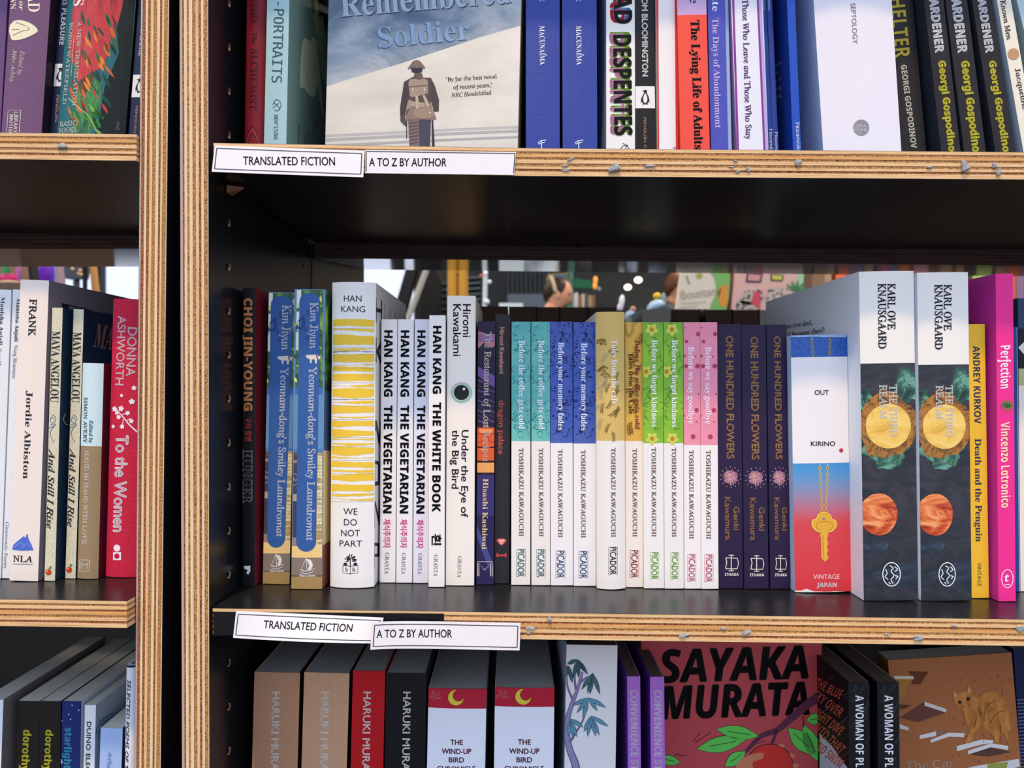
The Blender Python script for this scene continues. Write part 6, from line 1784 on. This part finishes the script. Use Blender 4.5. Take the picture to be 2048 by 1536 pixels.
# two people, each one continuous skinned body
def person(loc, label, skin, shirt, hair, height, lean, side=1):
    root = empty('person', loc); tag(root, label, 'person')
    h = height / 1.7
    V = [(0, 0, .92), (0.02 * side, 0, 1.08), (.06 * side, 0, 1.28), (.10 * side, 0, 1.42), (.15 * side, 0, 1.52),
         (.1 * side, -.2, 1.40), (.14 * side, -.27, 1.14), (.34 * side, -.2, 1.04), (.1 * side, .2, 1.40), (.14 * side, .27, 1.14), (.34 * side, .2, 1.04),
         (0, -.1, .88), (.02, -.11, .47), (0, -.11, .05), (0, .1, .88), (.02, .11, .47), (0, .11, .05), (.12, -.11, .03), (.12, .11, .03), (.42 * side, -.19, 1.05), (.42 * side, .19, 1.05)]
    Ed = [(0, 1), (1, 2), (2, 3), (3, 4), (3, 5), (5, 6), (6, 7), (3, 8), (8, 9), (9, 10), (0, 11), (11, 12), (12, 13), (0, 14), (14, 15), (15, 16), (13, 17), (16, 18), (7, 19), (10, 20)]
    R = [.15, .14, .15, .12, .055, .07, .05, .035, .07, .05, .035, .09, .06, .045, .09, .06, .045, .035, .035, .03, .03]
    me = bpy.data.meshes.new('body'); me.from_pydata([tuple(c * h for c in v) for v in V], Ed, [])
    o = bpy.data.objects.new('body', me); COL.objects.link(o); o.parent = root
    md = o.modifiers.new('skin', 'SKIN')
    for i, sv in enumerate(me.skin_vertices[0].data): sv.radius = (R[i] * h, R[i] * h); sv.use_root = i == 0
    o.modifiers.new('sub', 'SUBSURF').levels = 1; o.modifiers['sub'].render_levels = 1
    me.materials.append(getm(shirt))
    def part(nm, c, r, mat, sh=None):
        bm = bmesh.new(); bmesh.ops.create_uvsphere(bm, u_segments=20, v_segments=14, radius=1)
        for q in bm.verts:
            x, y, z = q.co
            if sh: x, y, z = sh(x, y, z)
            q.co = Vector((x * r[0], y * r[1], z * r[2]))
        m2 = bpy.data.meshes.new(nm); bm.to_mesh(m2); bm.free(); m2.materials.append(getm(mat))
        m2.polygons.foreach_set('use_smooth', [True] * len(m2.polygons))
        p_ = bpy.data.objects.new(nm, m2); COL.objects.link(p_); p_.parent = root; p_.location = c; return p_
    hc = (.20 * side * h, 0, 1.62 * h)
    def facesh(x, y, z):
        k = 1 - .25 * max(0, -z)
        nose = .28 * math.exp(-((z + .12) / .16) ** 2 - (y / .18) ** 2) if x * side > 0 else 0
        chin = .12 * math.exp(-((z + .75) / .2) ** 2) if x * side > 0 else 0
        return x * k + side * (nose + chin), y * k, z
    hd = part('head', hc, (.094 * h, .075 * h, .118 * h), skin, facesh); hd.rotation_euler = (0, .45 * side, 0)
    hr = part('hair', (hc[0] - .018 * side, 0, hc[2] + .024), (.096 * h, .082 * h, .108 * h), hair, lambda x, y, z: (x, y, z) if z > -.25 or x * side < -.2 else (x * .6, y * .8, -.25)); hr.rotation_euler = (0, .45 * side, 0)
    part('ear', (hc[0] - .01 * side, -.078 * h, hc[2] - .01), (.018, .01, .028), skin)
    part('eye', (hc[0] + .075 * side * h, -.045 * h, hc[2] - .0), (.01, .012, .008), '#2a1c14')
    part('neck', (.15 * side * h, 0, 1.50 * h), (.055, .055, .08), skin)
    return root
pr = person((-.02, 4.85, FZ), 'person in a pale blue shirt with dark hair and headphones, head bent down', '#d39a80', '#b8c6d6', '#2e211a', 1.70, .3)
tgt = P(1117, 590, 4.85)
pr.location.x = tgt.x - .20; pr.scale = (1, 1, (tgt.z - FZ) / 1.62)
b1 = bpy.data.objects.new('headphones', mkmesh('x', [(0, 0, 0), (1, 0, 0), (0, 1, 0)], [(0, 1, 2)], '#222222').data)
bpy.data.objects.remove(bpy.data.objects['x'])
bm = bmesh.new()
prev = None
for i in range(17):
    a = math.pi * i / 16
    ring = []
    for k in range(6):
        t = k / 6 * 6.283
        rr = .105 + .011 * math.cos(t)
        ring.append(bm.verts.new((.014 * math.sin(t) - .03 * math.sin(a), rr * math.cos(a) * .84, rr * math.sin(a) * 1.16)))
    if prev:
        for k in range(6): bm.faces.new((prev[k], prev[(k + 1) % 6], ring[(k + 1) % 6], ring[k]))
    prev = ring
me = bpy.data.meshes.new('headphones'); bm.to_mesh(me); bm.free(); me.materials.append(getm('#b9ab96')); b1.data = me
COL.objects.link(b1); b1.parent = pr; b1.location = (.175, 0, 1.63)
p2_ = person((0, 5.15, FZ), 'person with reddish brown hair half hidden behind the face-out cream book', '#c08c74', '#2a2f3a', '#5e3a28', 1.72, .2, 1)
tgt = P(1358, 577, 5.15); p2_.location.x = tgt.x - .2; p2_.scale = (1, 1, (tgt.z - FZ) / 1.64)

# right end: shelving with colourful spines behind
rs = slab('shelf_unit', [(1640, 480), (2300, 480), (2300, FL(3.4)), (1640, FL(3.4))], 3.4, .3, '#2b2119'); slab('ledge', [(1640, 641), (2300, 641), (2300, 650), (1640, 650)], 3.18, .22, '#2b2119', rs); tag(rs, 'dark wooden shelving behind the pale blue paperbacks', 'shelving')
cols = ['#a08468', '#7a6048', '#c9a47a', '#4c3a2c', '#d87a3c', '#d9643a', '#b09070', '#c05a78', '#a9c06a', '#d49a9a', '#8a6a88', '#b88a6a', '#6a7a9a']
cn = ['tan', 'brown', 'sand', 'dark brown', 'orange', 'red orange', 'beige', 'rose', 'lime', 'pale pink', 'mauve', 'light brown', 'grey blue']
od = 'first second third fourth fifth sixth seventh eighth ninth tenth eleventh twelfth thirteenth fourteenth fifteenth sixteenth seventeenth'.split()
u = 1650
for k in range(17):
    w = 13 + (k * 7) % 17
    o = slab('book', [(u, 500 + (k * 5) % 9), (u + w, 500 + (k * 5) % 9), (u + w, 640), (u, 640)], 3.2, .14, cols[(k * 5) % 13])
    tag(o, 'blurred ' + cn[(k * 5) % 13] + ' spine, ' + od[k] + ' from the left on the dark shelving behind', 'book', 'blurred books behind the right end')
    u += w + (2 if k % 3 else 9)

# behind the left bookcase
tb = box('display_table', -2.6, -1.37, 1.9, 2.35, FZ, (768 - 575) / F * 2.0, '#5a4a3e'); tag(tb, 'table of small colourful goods behind the left bookcase', 'table')
it = [('green_bottle', 12, 556, 2.0, 7, 30, '#2c9a54', 'green bottle shape behind the left bookcase', 'bottle'), ('purple_flower', 88, 555, 2.2, 10, 32, '#6a1fb0', 'purple flower shape behind the thick cream book', 'flower'),
      ('violet_flower', 101, 556, 2.25, 7, 33, '#5a3ac0', 'violet flower shape right of the purple one', 'flower'), ('pink_ribbon', 16, 560, 2.0, 15, 14, '#d8306c', 'bright pink ribbon behind the white paperbacks', 'ribbon'),
      ('pink_ball', 37, 553, 2.05, 5, 26, '#d07ab8', 'small pink ball behind the thick cream book', 'ornament'), ('brown_bowl', 22, 568, 1.97, 22, 7, '#a08a74', 'tan bowl shape above the slim white poetry spines', 'bowl')]
for nm, u, v, Y, ru, rv, c_, lab, cat in it:
    o = blob(nm, u, v, Y, ru, rv, c_, sub=2, sh=lambda x, z: (x * (1 + .35 * z), z)); tag(o, lab, cat)
o = slab('notice_board', [(127, 531), (172, 531), (168, 557), (150, 557), (150, FL(2.6)), (146, FL(2.6)), (146, 557), (130, 557)], 2.6, .03, '#4c5358'); tag(o, 'grey board with small orange spots behind the left bookcase', 'board')
for u, v in ((145, 538), (160, 541), (157, 547), (162, 549)): blob('orange_spot', u, v, 2.58, 3.2, 3, '#e8b48a', o)
o = pole('black_post', pp(171, 500, 2.5), pp(160, FL(2.5), 2.5), .008, '#101214'); tag(o, 'thin black post behind the left bookcase', 'post')
o = pole('wooden_post', pp(184, 505, 2.4), pp(260, FL(2.4), 2.4), .012, '#c08a4c'); tag(o, 'slanting tan wooden post behind the left bookcase', 'post')
o = slab('room_divider', [(-60, 480), (62, 480), (66, FL(3)), (-60, FL(3))], 3.0, .05, '#8a6a54'); tag(o, 'brown divider behind the white paperbacks', 'panel')
o = slab('fabric_screen', [(64, 480), (116, 480), (116, 562), (114, FL(2.9)), (60, FL(2.9)), (60, 562)], 2.9, .05, '#9c8498'); tag(o, 'mauve screen behind the purple flower', 'panel')
o = slab('dark_strut', [(52, 500), (58, 500), (68, 573), (60, 573)], 2.05, .03, '#1c1e20'); tag(o, 'dark slanting strut left of the purple flower', 'post')
o = blob('yellow_lantern', 135, 470, 2.0, 34, 34, '#d8c04a'); pole('cord', (0, 0, 0), (0, 0, 2.3 - o.location.z), .003, '#222222', o); tag(o, 'yellow round lantern mostly hidden above, mirrored in the board', 'lantern')
o = blob('orange_lantern', 12, 470, 2.0, 34, 34, '#e08a4a'); pole('cord', (0, 0, 0), (0, 0, 2.3 - o.location.z), .003, '#222222', o); tag(o, 'orange round lantern mostly hidden above, far left', 'lantern')
bpy.context.view_layer.update()
